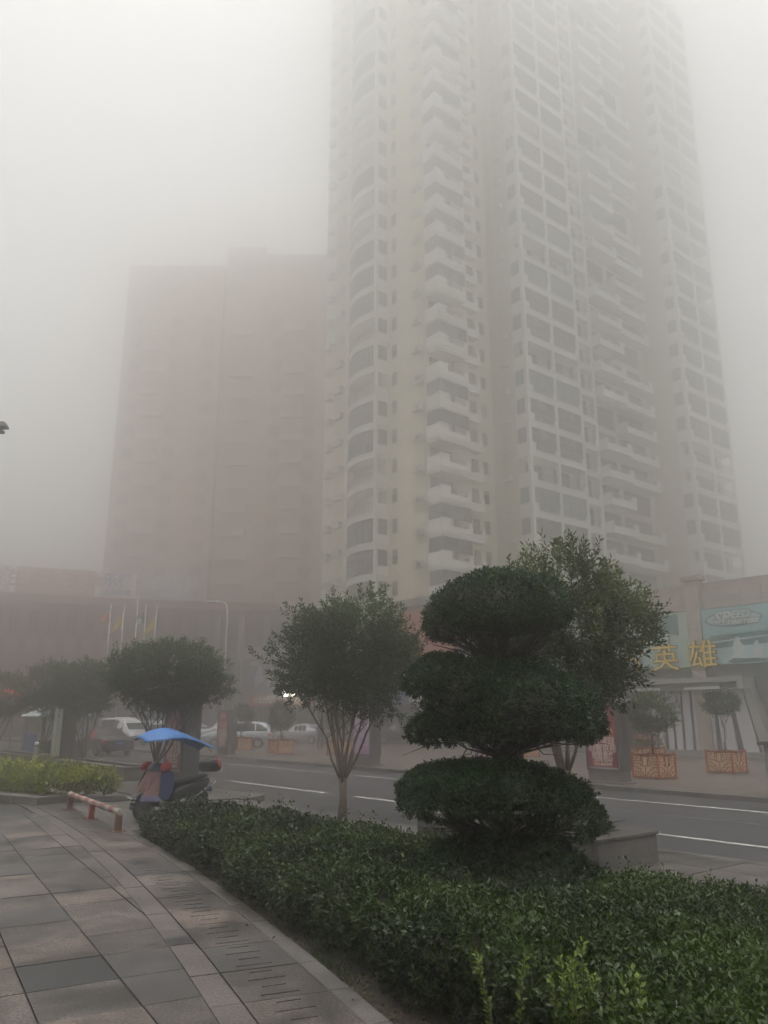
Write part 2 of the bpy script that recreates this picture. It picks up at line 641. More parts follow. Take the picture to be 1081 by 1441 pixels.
SL = 0.72 / RB
nsl = 0
t = TH0
tdark = math.atan2(7.67 - CY, -1.62 - CX)
while t < TH1 - 0.01:
    jt = 0.005 / RB
    m1 = random.choice([G_PINK, G_PINK, GRAN[1]])
    slab(path, ringpoly(RA, RB - 0.008, t + jt, t + SL - jt), random.uniform(-0.002, 0.003), m1, 'border_tile', -0.021, True)
    # slab with drainage slits: real openings in the slab
    m2 = random.choice(GRAN + [G_MID, GRAN[1]])
    mb = MB()
    s_edges, holes = [t + jt], []
    k = 0
    sp = 0.18 / RB
    s = t + 0.5 * sp
    while s < t + SL - 0.3 * sp:
        ww = 0.016 / RB
        s_edges += [s, s + ww]
        holes.append((len(s_edges) - 2, k % 2))
        s += sp
        k += 1
    s_edges.append(t + SL - jt)
    w_edges = [RB + 0.004, RB + 0.15, RB + 0.21, RB + 0.39, RB + 0.44, RC - 0.006]
    dz = random.uniform(-0.002, 0.003)
    for a_ in range(len(s_edges) - 1):
        for b_ in range(5):
            hole = False
            for h, kind_ in holes:
                if a_ == h and ((kind_ == 0 and 1 <= b_ <= 3) or (kind_ == 1 and 2 <= b_ <= 2)):
                    hole = True
            if hole:
                continue
            q = ringpoly(w_edges[b_], w_edges[b_ + 1], s_edges[a_], s_edges[a_ + 1])
            mb.prism(q, -0.021, dz, m2)
    mb.build('slotted_tile', path)
    nsl += 1
    mk = random.choice([G_KERB, G_KERB, GRAN[1]])
    slab(path, ringpoly(RC, RD, t + jt, t + SL - jt), random.uniform(0.0, 0.005), mk, 'border_kerb_stone', -0.14, True, 0.006)
    t += SL
slab(path, ringpoly(RA + 0.003, RB - 0.011, tdark, tdark + 0.24 / RB), 0.0065, G_DARK, 'border_tile', 0.0035, True)

# small granite step beside the far hedge and the low kerb in front of that hedge
st = tag(bpy.data.objects.new('granite_step', None), kind='structure')
col.objects.link(st)
ex = Vector((-0.77, 0.51, 0)).normalized()
p0 = Vector((-7.75, 18.9, 0))
for k in range(5):
    a_ = p0 + ex * (k * 1.0)
    b_ = p0 + ex * (k * 1.0 + 0.99)
    bk = Vector((0.51, 0.77, 0)) * 0.9
    slab(st, [tuple(a_[:2]), tuple((a_ + bk)[:2]), tuple((b_ + bk)[:2]), tuple(b_[:2])], 0.17, G_KERB, 'granite_block', -0.02, True, 0.012)
lk = tag(bpy.data.objects.new('low_kerb', None), kind='structure')
col.objects.link(lk)
q0, q1 = Vector((-7.7, 19.5, 0)), Vector((-5.2, 20.6, 0))
dv = (q1 - q0)
nrm = Vector((-dv.y, dv.x, 0)).normalized() * 0.14
for k in range(3):
    a_, b_ = q0 + dv * (k / 3 + 0.002), q0 + dv * ((k + 1) / 3 - 0.002)
    slab(lk, [tuple(a_[:2]), tuple(b_[:2]), tuple((b_ + nrm)[:2]), tuple((a_ + nrm)[:2])], 0.10, G_KERB, 'kerb_stone', -0.02, True, 0.01)
#NEXT

# ------------------------------------------------------------------ planting
nu_prism('soil', [(-9, -5), (7.25, -5), (7.25, 14.4), (3.2, 15.0), (-9, 12)], -0.10, -0.095, SOIL)


def bed_soil():
    """soil sheet of the front bed, bounded by the curved border"""
    b = MB()
    t0, t1 = math.atan2(1.5 - CY, 4.7 - CX), math.atan2(14.9 - CY, -4.35 - CX)
    pts = [(CX + (RD + 0.01) * math.cos(t0 + (t1 - t0) * k / 24), CY + (RD + 0.01) * math.sin(t0 + (t1 - t0) * k / 24)) for k in range(25)]
    pts += [tuple(W(5.2, 14.6)[:2]), tuple(W(6.9, 14.2)[:2]), tuple(W(7.14, 13.6)[:2]), tuple(W(7.14, 0)[:2]), tuple(W(7.14, -6)[:2])]
    b.prism(pts, -0.028, -0.012, SOIL)
    tag(b.build('bed_soil'), kind='structure')


bpy.data.objects.remove(bpy.data.objects['soil'])
bed_soil()


def hedge(name, label, inside, bbox, hfun, dens, leaf, m, cells=0.11, kmin=7, band=0.22, twigcol=None, tintf=None, lim=0.60):
    root = thing(name, label, 'hedge', (0, 0, 0))
    x0, x1, y0, y1 = bbox
    n = int((x1 - x0) * (y1 - y0) * dens * 2.2)
    X = rng.uniform(x0, x1, n)
    Y = rng.uniform(y0, y1, n)
    C, Ax, T, Ln, Lf = [], [], [], [], []
    for x, y in zip(X, Y):
        if abs(x) > lim * y + 0.5:
            continue
        d = inside(x, y)
        if d < -0.03:
            continue
        dist = math.hypot(x, y)
        keep = min(1.0, 7.0 / dist)
        edge = d < band
        if rng.random() > keep * (1.0 if edge else 0.5):
            continue
        h = hfun(x, y)
        sh = max(0.0, min(1.0, d / band))
        top = h * (0.72 + 0.28 * math.sqrt(sh))
        if edge:
            z = top * (1 - rng.random() ** 1.6 * 0.92)
            out = 1.0
        else:
            z = top - rng.uniform(0.0, 0.10) + (rng.uniform(0.0, 0.07) if rng.random() < 0.08 else 0)
            out = 0.0
        C.append((x, y, z - 0.03))
        if edge:
            e = 0.05
            gx = inside(x + e, y) - inside(x - e, y)
            gy = inside(x, y + e) - inside(x, y - e)
            gl = math.hypot(gx, gy) + 1e-6
            Ax.append((-gx / gl * 0.8, -gy / gl * 0.8, 0.7))
        else:
            Ax.append((rng.normal(0, 0.35), rng.normal(0, 0.35), 1.0))
        v = nz((x, y, z), 1.1, 3.0) * 0.5 + nz((x, y, z), 6.0, 9.0) * 0.25
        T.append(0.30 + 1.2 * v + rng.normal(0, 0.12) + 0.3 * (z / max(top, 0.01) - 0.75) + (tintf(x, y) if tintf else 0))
        far = max(1.0, dist / 8.0)
        Ln.append(rng.uniform(0.06, 0.12) * far ** 0.5)
        if rng.random() < 0.03 and not edge:
            Ln[-1] *= 2.4
            T[-1] += 0.3
        Lf.append(leaf * far ** 0.75 * rng.uniform(0.75, 1.25))
    C, Ax, T, Ln, Lf = map(np.array, (C, Ax, T, Ln, Lf))
    P, D, L_, W_, tt = sprigs(C, Ax, Ln, kmin, leaf, leaf * 0.52, T)
    sc = np.repeat(Lf / leaf, kmin)
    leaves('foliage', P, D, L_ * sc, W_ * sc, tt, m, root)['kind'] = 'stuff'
    # dark hull added under the leaves to stop light passing through
    b = MB()
    k = b.mi(BARKD)
    nx, ny = int((x1 - x0) / cells), int((y1 - y0) / cells)
    idx = {}
    for i in range(nx + 1):
        for j in range(ny + 1):
            x, y = x0 + i * cells, y0 + j * cells
            if abs(x) > lim * y + 0.9:
                continue
            d = inside(x, y)
            if d < 0.03:
                continue
            h = hfun(x, y)
            z = (h - 0.10 + random.uniform(-0.03, 0.0)) * min(1.0, max(0, (d - 0.03)) / 0.14)
            idx[(i, j)] = len(b.v)
            b.v.append((x, y, z))
    for (i, j), a in list(idx.items()):
        q = [idx.get((i, j)), idx.get((i + 1, j)), idx.get((i + 1, j + 1)), idx.get((i, j + 1))]
        if None not in q:
            b.f.append(tuple(q))
            b.m.append(k)
    b.build('dark_hull', root)
    return root


def front_inside(x, y):
    r = math.hypot(x - CX, y - CY)
    n = NX * x + NY * y
    u = UX * x + UY * y
    yl = 5.75 if x < 0.55 else (5.75 - (x - 0.55) * 2.7 if x < 1.3 else 3.75)
    w = 0.10 * noise.noise(Vector((x * 1.1, y * 1.1, 5))) + 0.05 * noise.noise(Vector((x * 4, y * 4, 1)))
    gap = 0.08 + 0.17 * max(0, min(1, (8.8 - y) / 2)) + 0.14 * noise.noise(Vector((x * 1.7, y * 1.7, 11)))
    dx, dy = x - 1.22, y - 8.6
    mound = math.hypot(dx, dy + 0.1) - 0.93
    return min(r - RD - gap, 7.08 - n + w, 13.9 - u + w, (y - yl) * 0.9 + 3 * w, mound)


def front_h(x, y):
    h = 0.50 + 0.10 * noise.noise(Vector((x * 0.7, y * 0.7, 2))) + 0.085 * noise.noise(Vector((x * 2.1, y * 2.1, 7))) + 0.03 * noise.noise(Vector((x * 7, y * 7, 7)))
    u = UX * x + UY * y
    h -= 0.16 * max(0.0, noise.noise(Vector((x * 1.4, y * 1.4, 21))) - 0.12)
    h -= 0.10 * max(0.0, 1 - abs(math.hypot(x - 1.22, y - 8.5) - 1.0) / 0.5)
    h -= 0.055 * max(0, min(3, u - 10.8))
    if x < 0.9 and y < 9:
        h += 0.05 * min(1, (9 - y) / 2)
    return h


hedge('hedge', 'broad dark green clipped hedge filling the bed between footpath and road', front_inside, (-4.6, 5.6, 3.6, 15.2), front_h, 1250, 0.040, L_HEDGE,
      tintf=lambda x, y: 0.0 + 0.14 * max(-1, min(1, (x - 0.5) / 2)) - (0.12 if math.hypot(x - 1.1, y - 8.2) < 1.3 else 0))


def far_inside(x, y):
    # local frame of the yellow-green hedge behind the barrier
    c = Vector((-8.7, 21.35))
    d = Vector((x, y)) - c
    ax = Vector((-0.80, 0.60))
    s, t_ = d.dot(ax), d.dot(Vector((0.60, 0.80)))
    w = 0.07 * noise.noise(Vector((x, y, 5)))
    return min(s + 2.05, 5.2 - s, t_ + 0.95, 0.85 - t_) + w


hedge('hedge', 'yellow-green clipped hedge in front of the granite planter beyond the barrier', far_inside, (-13.5, -6.2, 18.8, 25.5),
      lambda x, y: 0.62 + 0.06 * noise.noise(Vector((x * 1.2, y * 1.2, 2))), 620, 0.045, L_HEDY, cells=0.16, tintf=lambda x, y: 0.05, lim=0.72)

# litter on the bare soil along the border
n_ = 1500
th_ = rng.uniform(math.atan2(3.6 - CY, 0.9 - CX), math.atan2(12.5 - CY, -3.4 - CX), n_)
r0_ = RD + np.abs(rng.normal(0.05, 0.28, n_))
P_ = np.stack([CX + r0_ * np.cos(th_), CY + r0_ * np.sin(th_), np.full(n_, -0.008)], 1)
D_ = np.stack([rng.normal(size=n_), rng.normal(size=n_), np.abs(rng.normal(0.1, 0.15, n_))], 1)
L_DRY = leaf_mat('dry_leaf', (0.03, 0.018, 0.008), (0.13, 0.085, 0.035), 0.7, 0.1)
tag(leaves('dead_leaves', P_, D_, rng.uniform(0.02, 0.05, n_), rng.uniform(0.012, 0.026, n_), rng.random(n_), L_DRY), kind='stuff')

# pale new shoots at the near edge of the bed
SH = dict(cat='young shrub', group='young shoots at the near edge of the bed')
for (x, y, hh, nst, lab) in ((0.68, 4.95, 0.60, 2, 'thin pale green shoot, leftmost of those at the near edge of the hedge'),
                             (1.02, 4.75, 0.72, 9, 'tallest clump of pale green shoots in front of the dark hedge'),
                             (1.24, 4.6, 0.58, 5, 'low clump of pale green shoots right of the tallest clump')):
    root = thing('young_shrub', lab, SH['cat'], (x, y, -0.01), 0, SH['group'])
    C, Ax, Ln, T = [], [], [], []
    b = MB()
    for k in range(nst):
        q = rng.uniform(0, 6.28)
        r_ = 0.0 if nst == 1 else rng.uniform(0.03, 0.13)
        hs = hh * rng.uniform(0.7, 1.0) if k else hh
        base = Vector((r_ * 0.4 * math.cos(q), r_ * 0.4 * math.sin(q), 0))
        tip = Vector((r_ * math.cos(q) * 1.3, r_ * math.sin(q) * 1.3, hs))
        b.tube([base, (base + tip) / 2 + Vector((0.01, 0, 0)), tip], [0.005, 0.004, 0.002], BARKD, 5)
        for s in np.linspace(0.15, 1.0, 13):
            C.append(base.lerp(tip, s))
            Ax.append((tip - base) + Vector(rng.normal(0, 0.05, 3)))
            Ln.append(0.05)
            T.append(0.3 + 0.5 * s)
    b.build('stem', root)
    P, D, L_, W_, tt = sprigs(np.array(C), np.array([tuple(a) for a in Ax]), np.array(Ln), 5, 0.042, 0.022, np.array(T))
    leaves('foliage', P, D, L_, W_, tt, L_YOUNG, root)


# ------------------------------------------------------------------ cloud-pruned tree
def blob_sprigs(c, r, dens, bottom=-0.35, flat=0.5, seed=0.0):
    """sprig roots on and just below the surface of a lumpy dome"""
    cx, cy, cz = c
    rx, ry, rz = r
    area = 4 * math.pi * ((rx * ry) ** 1.6 / 2 + (rx * rz) ** 1.6 / 2) ** (1 / 1.6)
    n = int(area * dens)
    v = rng.normal(size=(n, 3))
    v /= np.linalg.norm(v, axis=1, keepdims=True)
    C, Ax, T = [], [], []
    for d in v:
        low = d[2] < bottom
        if low and rng.random() < 0.72:
            continue
        rr = 1 + 0.15 * nz(d, 1.8, seed + 2) + 0.08 * nz(d, 5, seed) + (rng.uniform(0, 0.07) if rng.random() < 0.07 else 0)
        dep = rng.random() ** 2 * 0.12
        zz = d[2]
        if zz < bottom:
            zz = bottom + (zz - bottom) * flat
        p = (cx + d[0] * rx * (rr - dep), cy + d[1] * ry * (rr - dep), cz + zz * rz * (rr - dep))
        C.append(p)
        a = np.array([d[0] / rx, d[1] / ry, d[2] / rz])
        a /= np.linalg.norm(a)
        Ax.append(a + rng.normal(0, 0.35, 3) + np.array([0, 0, 0.25]))
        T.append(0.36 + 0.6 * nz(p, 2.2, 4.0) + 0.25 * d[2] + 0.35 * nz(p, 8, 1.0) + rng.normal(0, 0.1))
    return C, Ax, T


TX, TY = 1.22, 8.6
topi = thing('topiary_tree', 'tall dark cloud-pruned tree clipped into stacked domes in the middle of the hedge', 'topiary tree', (TX, TY, 0))
tiers = {
    'lower_tier': [((-0.08, 0, 1.14), (0.88, 0.85, 0.30)), ((-0.35, -0.25, 1.14), (0.42, 0.4, 0.28)), ((0.60, -0.12, 0.90), (0.36, 0.5, 0.25)), ((-0.64, 0.1, 1.10), (0.42, 0.55, 0.31))],
    'middle_tier': [((0.10, 0, 1.90), (0.90, 0.88, 0.56)), ((-0.58, 0.1, 2.24), (0.38, 0.45, 0.30)), ((-0.60, -0.1, 1.74), (0.36, 0.42, 0.22)), ((0.62, 0, 1.80), (0.42, 0.55, 0.38)), ((-0.25, -0.2, 2.05), (0.5, 0.5, 0.42))],
    'upper_tier': [((-0.02, 0.05, 2.96), (0.70, 0.72, 0.42)), ((0.36, 0.0, 2.98), (0.42, 0.5, 0.40)), ((-0.38, 0, 2.84), (0.38, 0.5, 0.32)), ((0.0, 0, 3.12), (0.4, 0.4, 0.30))],
    'base_mound': [((-0.02, -0.1, 0.22), (1.0, 0.92, 0.52))],
}
SKEL = []
for nm, bl in tiers.items():
    C, Ax, T = [], [], []
    hull = bmesh.new()  # solid dark core added inside the tier's leaves
    for bi, (c, r) in enumerate(bl):
        a, b_, t_ = blob_sprigs(c, r, 900, seed=bi * 1.7 + len(nm), bottom=-0.2, flat=(0.5 if nm == 'lower_tier' else 0.22))
        # drop what lies well inside a sibling lobe
        for p, q, tt in zip(a, b_, t_):
            ins = False
            for bj, (c2, r2) in enumerate(bl):
                if bj != bi and sum(((p[k] - c2[k]) / r2[k]) ** 2 for k in range(3)) < 0.72:
                    ins = True
            if not ins:
                C.append(p)
                Ax.append(q)
                T.append(tt)
        mt = Matrix.Translation(Vector(c) + Vector((0, 0, r[2] * 0.12))) @ Matrix.Diagonal((r[0] * 0.84, r[1] * 0.84, r[2] * 0.72, 1))
        bmesh.ops.create_icosphere(hull, subdivisions=3, radius=1, matrix=mt)
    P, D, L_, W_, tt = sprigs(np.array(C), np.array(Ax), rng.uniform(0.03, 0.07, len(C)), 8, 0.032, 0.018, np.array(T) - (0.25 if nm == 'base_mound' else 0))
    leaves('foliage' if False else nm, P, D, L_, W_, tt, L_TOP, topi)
    me = bpy.data.meshes.new('inner_hull')
    for v in hull.verts:
        v.co += Vector((1, 1, 1)) * 0.05 * noise.noise(v.co * 5)
        zc = bl[0][0][2] - bl[0][1][2] * 0.35
        if nm != 'base_mound' and v.co.z < zc:
            v.co.z = zc + (v.co.z - zc) * 0.15
    hull.to_mesh(me)
    hull.free()
    me.materials.append(BARKD)
    ho = bpy.data.objects.new('inner_hull', me)
    col.objects.link(ho)
    ho.parent = topi
b = MB()
b.tube([(-0.02, 0, 0), (0.0, 0, 0.5), (-0.05, 0.0, 1.1), (0.03, 0, 1.7), (0.0, 0, 2.1)], [0.15, 0.115, 0.10, 0.095, 0.08], BARKD, 10)
b.tube([(0.02, 0, 1.1), (0.14, 0, 1.45), (0.26, 0, 1.75)], [0.07, 0.05, 0.045], BARKD, 8)
b.tube([(0.0, 0, 2.05), (0.05, 0, 2.5), (0.04, 0, 2.95)], [0.08, 0.07, 0.05], BARKD, 8)
b.build('trunk', topi, smooth=True)
b = MB()
for nm, z0, zr, R_ in (('lower', 0.72, 0.14, 0.95), ('middle', 1.55, 0.18, 0.95), ('upper', 2.45, 0.22, 0.75)):
    for k in range(46):
        q = rng.uniform(0, 6.28)
        rr = R_ * rng.uniform(0.5, 1.0)
        end = Vector((rr * math.cos(q), rr * 0.85 * math.sin(q), z0 + zr + rng.uniform(0.0, 0.16)))
        midp = Vector((end.x * 0.45 + rng.normal(0, 0.05), end.y * 0.45 + rng.normal(0, 0.05), z0 + zr * 0.35 + rng.uniform(-0.03, 0.07)))
        b.tube([(0, 0, z0 - 0.05), midp, end], [0.024, 0.011, 0.005], BARKD, 4, False)
        for s in range(2):
            e2 = end + Vector(rng.normal(0, 0.14, 3)) * 1.0
            b.tube([midp, (midp + e2) / 2 + Vector(rng.normal(0, 0.03, 3)), e2], [0.008, 0.006, 0.003], BARKD, 3, False)
b.build('branch', topi)


# ------------------------------------------------------------------ round-headed street trees
def tree(label, base, crown_c, crown_r, nleaf, leaf, m, bark, stems=9, fork=0.9, trunk_r=0.07, group='round-headed trees along the near kerb', seed=1, sparse=0.0, k=11, wisps=0.25, lean=0.0, cat='tree', nm='street_tree', rfrac=0.5):
    global rng
    rs = np.random.default_rng(seed)
    root = thing(nm, label, cat, base, 0, group)
    c = Vector(crown_c) - Vector(base)
    rx, ry, rz = crown_r
    n = nleaf // k
    C, Ax, T = [], [], []
    tries = 0
    while len(C) < n and tries < n * 6:
        tries += 1
        d = rs.normal(size=3)
        d /= np.linalg.norm(d)
        rr = rs.uniform(rfrac, 1.0) ** 0.6
        bump = 1 + 0.34 * nz(d, 1.5, seed) + 0.30 * nz(d, 3.5, seed + 3)
        if rs.random() < wisps * 0.3 and d[2] > -0.2:
            bump += rs.uniform(0, 0.16)
        zz = d[2] * (1 if d[2] > 0 else 0.85)
        p = np.array([c.x + d[0] * rx * rr * bump, c.y + d[1] * ry * rr * bump, c.z + zz * rz * rr * bump])
        if nz(p, 2.4 / max(rx, 0.7), seed + 7) < -0.28 + sparse:
            continue
        C.append(p)
        a = d + np.array([0, 0, 0.65]) + rs.normal(0, 0.4, 3)
        Ax.append(a)
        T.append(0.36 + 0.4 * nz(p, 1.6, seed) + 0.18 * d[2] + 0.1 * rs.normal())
    C, Ax, T = np.array(C), np.array(Ax), np.array(T)
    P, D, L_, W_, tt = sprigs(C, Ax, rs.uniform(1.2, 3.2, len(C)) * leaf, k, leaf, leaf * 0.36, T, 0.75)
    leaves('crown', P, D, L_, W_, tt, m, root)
    b = MB()
    fk_ = Vector((0, 0, fork))
    b.tube([(0, 0, -0.03), (0.01, 0, fork * 0.5), fk_], [trunk_r * 1.25, trunk_r, trunk_r * 1.05], bark, 10)
    tips = []
    for s in range(stems):
        q = 2 * math.pi * s / stems + rs.uniform(-0.3, 0.3)
        reach = rs.uniform(0.35, 0.95)
        tip = Vector((c.x + rx * reach * math.cos(q), c.y + ry * reach * math.sin(q), c.z + rz * (rs.uniform(0.1, 0.6) - 0.55 * reach)))
        st0 = Vector((trunk_r * 0.5 * math.cos(q), trunk_r * 0.5 * math.sin(q), fork * rs.uniform(0.8, 1.0)))
        m1 = st0.lerp(tip, 0.33) + Vector(rs.normal(0, 0.06, 3)) + Vector((-0.06 * math.cos(q), -0.06 * math.sin(q), 0.06))
        m2 = st0.lerp(tip, 0.7) + Vector(rs.normal(0, 0.06, 3))
        r0 = trunk_r * rs.uniform(0.26, 0.44)
        wob = [st0]
        for (pa_, pb_) in ((st0, m1), (m1, m2), (m2, tip)):
            wob.append(pa_.lerp(pb_, 0.5) + Vector(rs.normal(0, 0.028, 3)))
            wob.append(pb_)
        b.tube(wob, [r0, r0 * 0.9, r0 * 0.75, r0 * 0.65, r0 * 0.5, r0 * 0.36, r0 * 0.22], bark, 6)
        for e in range(11):
            f = rs.uniform(0.3, 1.0)
            src = (m1.lerp(m2, (f - 0.3) / 0.4) if f < 0.7 else m2.lerp(tip, (f - 0.7) / 0.3))
            tgt = Vector(C[rs.integers(len(C))])
            for _ in range(5):
                t2 = Vector(C[rs.integers(len(C))])
                if (t2 - src).length < (tgt - src).length:
                    tgt = t2
            mm_ = src.lerp(tgt, 0.5) + Vector(rs.normal(0, 0.06, 3))
            b.tube([src, mm_, tgt], [r0 * 0.35, r0 * 0.2, 0.004], bark, 4, False)
    b.build('trunk', root, smooth=True)
    return root


tree('round-headed tree with pale forked stems standing behind the hedge before the open road', (-0.82, 16.76, 0), (-0.70, 16.9, 3.02), (1.45, 1.4, 1.2), 30000, 0.10, L_TREE, BARK, 11, 0.75, 0.08, seed=3, sparse=0.07, rfrac=0.3)
tree('dense dome-headed tree directly behind the blue scooter canopy', (-6.35, 23.3, 0), (-6.12, 23.2, 3.02), (1.58, 1.5, 0.95), 32000, 0.105, L_TREE, BARKD, 9, 0.8, 0.08, seed=5)
tree('loose yellow-green tree with pale trunks rising from the granite planter behind the topiary', (2.68, 12.44, 0.24), (2.78, 12.4, 3.06), (1.2, 1.05, 1.14), 18500, 0.11, L_TREER, BARK, 7, 0.9, 0.10, seed=12, sparse=0.08, k=10, wisps=0.9)
P3 = at(127, 975, 33)
tree('small tree with thin crossing stems over the end of the left planter', (-11.0, 30.6, 0), (P3.x, 32, P3.z + 0.1), (1.25, 1.2, 0.95), 20000, 0.10, L_TREE, BARKD, 6, 0.5, 0.05, seed=8)
P4 = at(78, 978, 36)
tree('dark tree in front of the greenish light box on the far left', (-14.6, 35.5, 0), (P4.x, 36, P4.z + 0.15), (1.45, 1.3, 1.1), 20000, 0.11, L_TREE, BARKD, 6, 0.6, 0.06, seed=10)
P5 = at(8, 985, 38)
tree('dark tree at the left border above the planter wall', (-18.0, 38.5, 0), (P5.x - 0.2, 38, P5.z + 0.1), (1.3, 1.3, 1.0), 16000, 0.11, L_TREE, BARKD, 6, 0.6, 0.06, seed=14)


# ------------------------------------------------------------------ granite planters (walls of separate facing slabs, coping stones)
def planter(label, n0, n1, u0, u1, h, copw=0.32, slabl=1.15):
    root = thing('granite_planter', label, 'planter', W(n0, u0, 0), A)
    ln, lu = n1 - n0, u1 - u0
    gm = mat('planter_granite', (0.13, 0.12, 0.113), 0.6, 0.12, 3, 0.25, 90, speck=0.35, stain=0.45)
    for ax, L_, fixed in (('y', lu, 0.0), ('y', lu, ln), ('x', ln, 0.0), ('x', ln, lu)):
        k = max(1, round(L_ / slabl))
        for i in range(k):
            a_, b_ = L_ * i / k + 0.007, L_ * (i + 1) / k - 0.007
            b = MB()
            t = 0.09
            if ax == 'y':
                x0 = 0 if fixed == 0 else ln - t
                b.box(x0, x0 + t, max(a_, t + 0.002), min(b_, lu - t - 0.002), -0.03, h - 0.042, gm)
            else:
                y0 = 0 if fixed == 0 else lu - t
                b.box(a_, b_, y0, y0 + t, -0.03, h - 0.042, gm)
            b.build('facing_slab', root, bevel=0.004)
    e = 0.03
    for (x0, x1, y0, y1) in ((-e, copw, -e, lu + e), (ln - copw, ln + e, -e, lu + e), (copw + 0.004, ln - copw - 0.004, -e, copw), (copw + 0.004, ln - copw - 0.004, lu - copw, lu + e)):
        L_ = max(x1 - x0, y1 - y0)
        k = max(1, round(L_ / 1.15))
        for i in range(k):
            b = MB()
            if y1 - y0 > x1 - x0:
                b.box(x0, x1, y0 + (y1 - y0) * i / k + 0.003, y0 + (y1 - y0) * (i + 1) / k - 0.003, h - 0.04, h, G_KERB)
            else:
                b.box(x0 + (x1 - x0) * i / k + 0.003, x0 + (x1 - x0) * (i + 1) / k - 0.003, y0, y1, h - 0.04, h, G_KERB)
            b.build('coping_stone', root, bevel=0.005)
    b = MB()
    b.box(0.092, ln - 0.092, 0.092, lu - 0.092, 0.0, h - 0.16, SOIL)
    b.build('soil_fill', root)
    return root


planter('low rectangular granite planter with polished rim at the road edge behind the hedge', 9.0, 10.33, 6.8, 10.3, 0.39)
planter('long low granite planter under the small trees beyond the yellow-green hedge', 9.95, 11.1, 25.1, 31.5, 0.42)
planter('short granite planter edge beside the stall on the far left', 9.9, 11.1, 35.6, 42.0, 0.42)
#NEXT

# ------------------------------------------------------------------ apartment tower (local x: across the street, y: along it)
F0, FH, NF = 14.87, 3.0, 27
tower = thing('apartment_tower', 'tall cream and white apartment tower with stacked balconies fading up into the fog', 'apartment tower', W(47.1, 51.94, 0), A)
TOPZ = F0 + FH * NF + 2
b = MB()
b.box(0, 41.5, 0, 15, -0.1, TOPZ, CREAM)
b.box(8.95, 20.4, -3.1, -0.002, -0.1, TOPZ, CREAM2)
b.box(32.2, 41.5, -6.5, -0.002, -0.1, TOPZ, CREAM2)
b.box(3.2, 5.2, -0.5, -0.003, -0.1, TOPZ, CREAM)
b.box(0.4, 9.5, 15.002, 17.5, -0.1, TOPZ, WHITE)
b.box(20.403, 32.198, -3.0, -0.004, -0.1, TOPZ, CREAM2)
b.build('wall', tower)
b = MB()
b.box(-1.5, 43, -6.8, 16, TOPZ, TOPZ + 0.5, WHITE)
b.build('roof', tower)


def rail(b, p0, p1, z0, h, m, step=0.13, r=0.012):
    p0, p1 = Vector(p0), Vector(p1)
    L_ = (p1 - p0).length
    d = (p1 - p0).normalized()
    b.tube([p0 + Vector((0, 0, z0 + h)), p1 + Vector((0, 0, z0 + h))], 0.025, m, 4)
    for k in range(int(L_ / step)):
        q = p0 + d * (k + 0.5) * step
        b.tube([q + Vector((0, 0, z0)), q + Vector((0, 0, z0 + h))], r, m, 3, False)


def window_mesh(name, p0, p1, z0, z1, out, nm=2, glass=None, frame=None, proud=0.02, tr=0.72, parent=None):
    """glazing between two plan points; out: outward direction"""
    b = MB()
    p0, p1 = Vector((*p0, 0)), Vector((*p1, 0))
    o = Vector((*out, 0)).normalized()
    d = (p1 - p0).normalized()
    L_ = (p1 - p0).length
    glass, frame = glass or GLASSD, frame or FRAME

    def pc(s0, s1, a0, a1, t0, t1, m):
        q = [p0 + d * s0 + o * t0, p0 + d * s1 + o * t0, p0 + d * s1 + o * t1, p0 + d * s0 + o * t1]
        b.hexa([(v.x, v.y, a0) for v in q] + [(v.x, v.y, a1) for v in q], m)
    pc(0, L_, z0, z1, -0.02, proud, glass)
    fw = 0.05
    for k in range(nm + 1):
        s = (L_ - fw) * k / nm
        pc(s, s + fw, z0, z1, proud, proud + 0.035, frame)
    for zz in (z0, z0 + (z1 - z0) * tr, z1 - fw):
        pc(0.002, L_ - 0.002, zz + 0.001, zz + fw, proud + 0.001, proud + 0.03, frame)
    return b


def register(b, name):
    o = b.build(name, tower)
    return o


# --- left bay: curved balcony with column and side window
NA = 10
cpts = []
for k in range(NA + 1):
    y = 5.75 + 5.9 * k / NA
    cpts.append((-1.62 - 0.55 * math.sin(math.pi * k / NA) + 1.0 * (k / NA) ** 2.0 * 1.0, y))


def band(b, pts, z0, z1, t, m, inward=(1, 0)):
    for i in range(len(pts) - 1):
        (x0, y0), (x1, y1) = pts[i], pts[i + 1]
        b.hexa([(x0, y0, z0), (x0 + t, y0, z0), (x1 + t, y1, z0), (x1, y1, z0), (x0, y0, z1), (x0 + t, y0, z1), (x1 + t, y1, z1), (x1, y1, z1)], m)


def bay(kind):
    b = MB()
    off = [(x - 0.06, y) for x, y in cpts]
    poly = [(0.0, 5.6)] + [(-1.62, 5.6)] + cpts[1:] + [(0.0, 11.9)]
    b.prism(poly, -0.45, -0.10, WHITE)
    offp = [(0.0, 5.52)] + [(-1.70, 5.52)] + off[1:] + [(0.0, 12.0)]
    b.prism(offp, -0.10, 0.06, WHITE)
    b.prism([(0.0, 5.56)] + [(-1.66, 5.56)] + [(x - 0.03, y) for x, y in cpts[1:]] + [(0.0, 11.95)], -0.60, -0.452, WHITE)
    b.box(-1.66, -1.36, 5.62, 5.98, 0.062, 2.398, WHITE)
    b.box(-0.18, -0.0, 5.62, 5.9, 0.062, 2.398, WHITE)
    b.box(-1.35, -0.19, 5.66, 5.82, 0.062, 0.85, WHITE)
    b.prism([(-1.0, 11.6), (-0.85, 11.3), (0, 11.3), (0, 11.85)], 0.062, 2.398, WHITE)
    return b


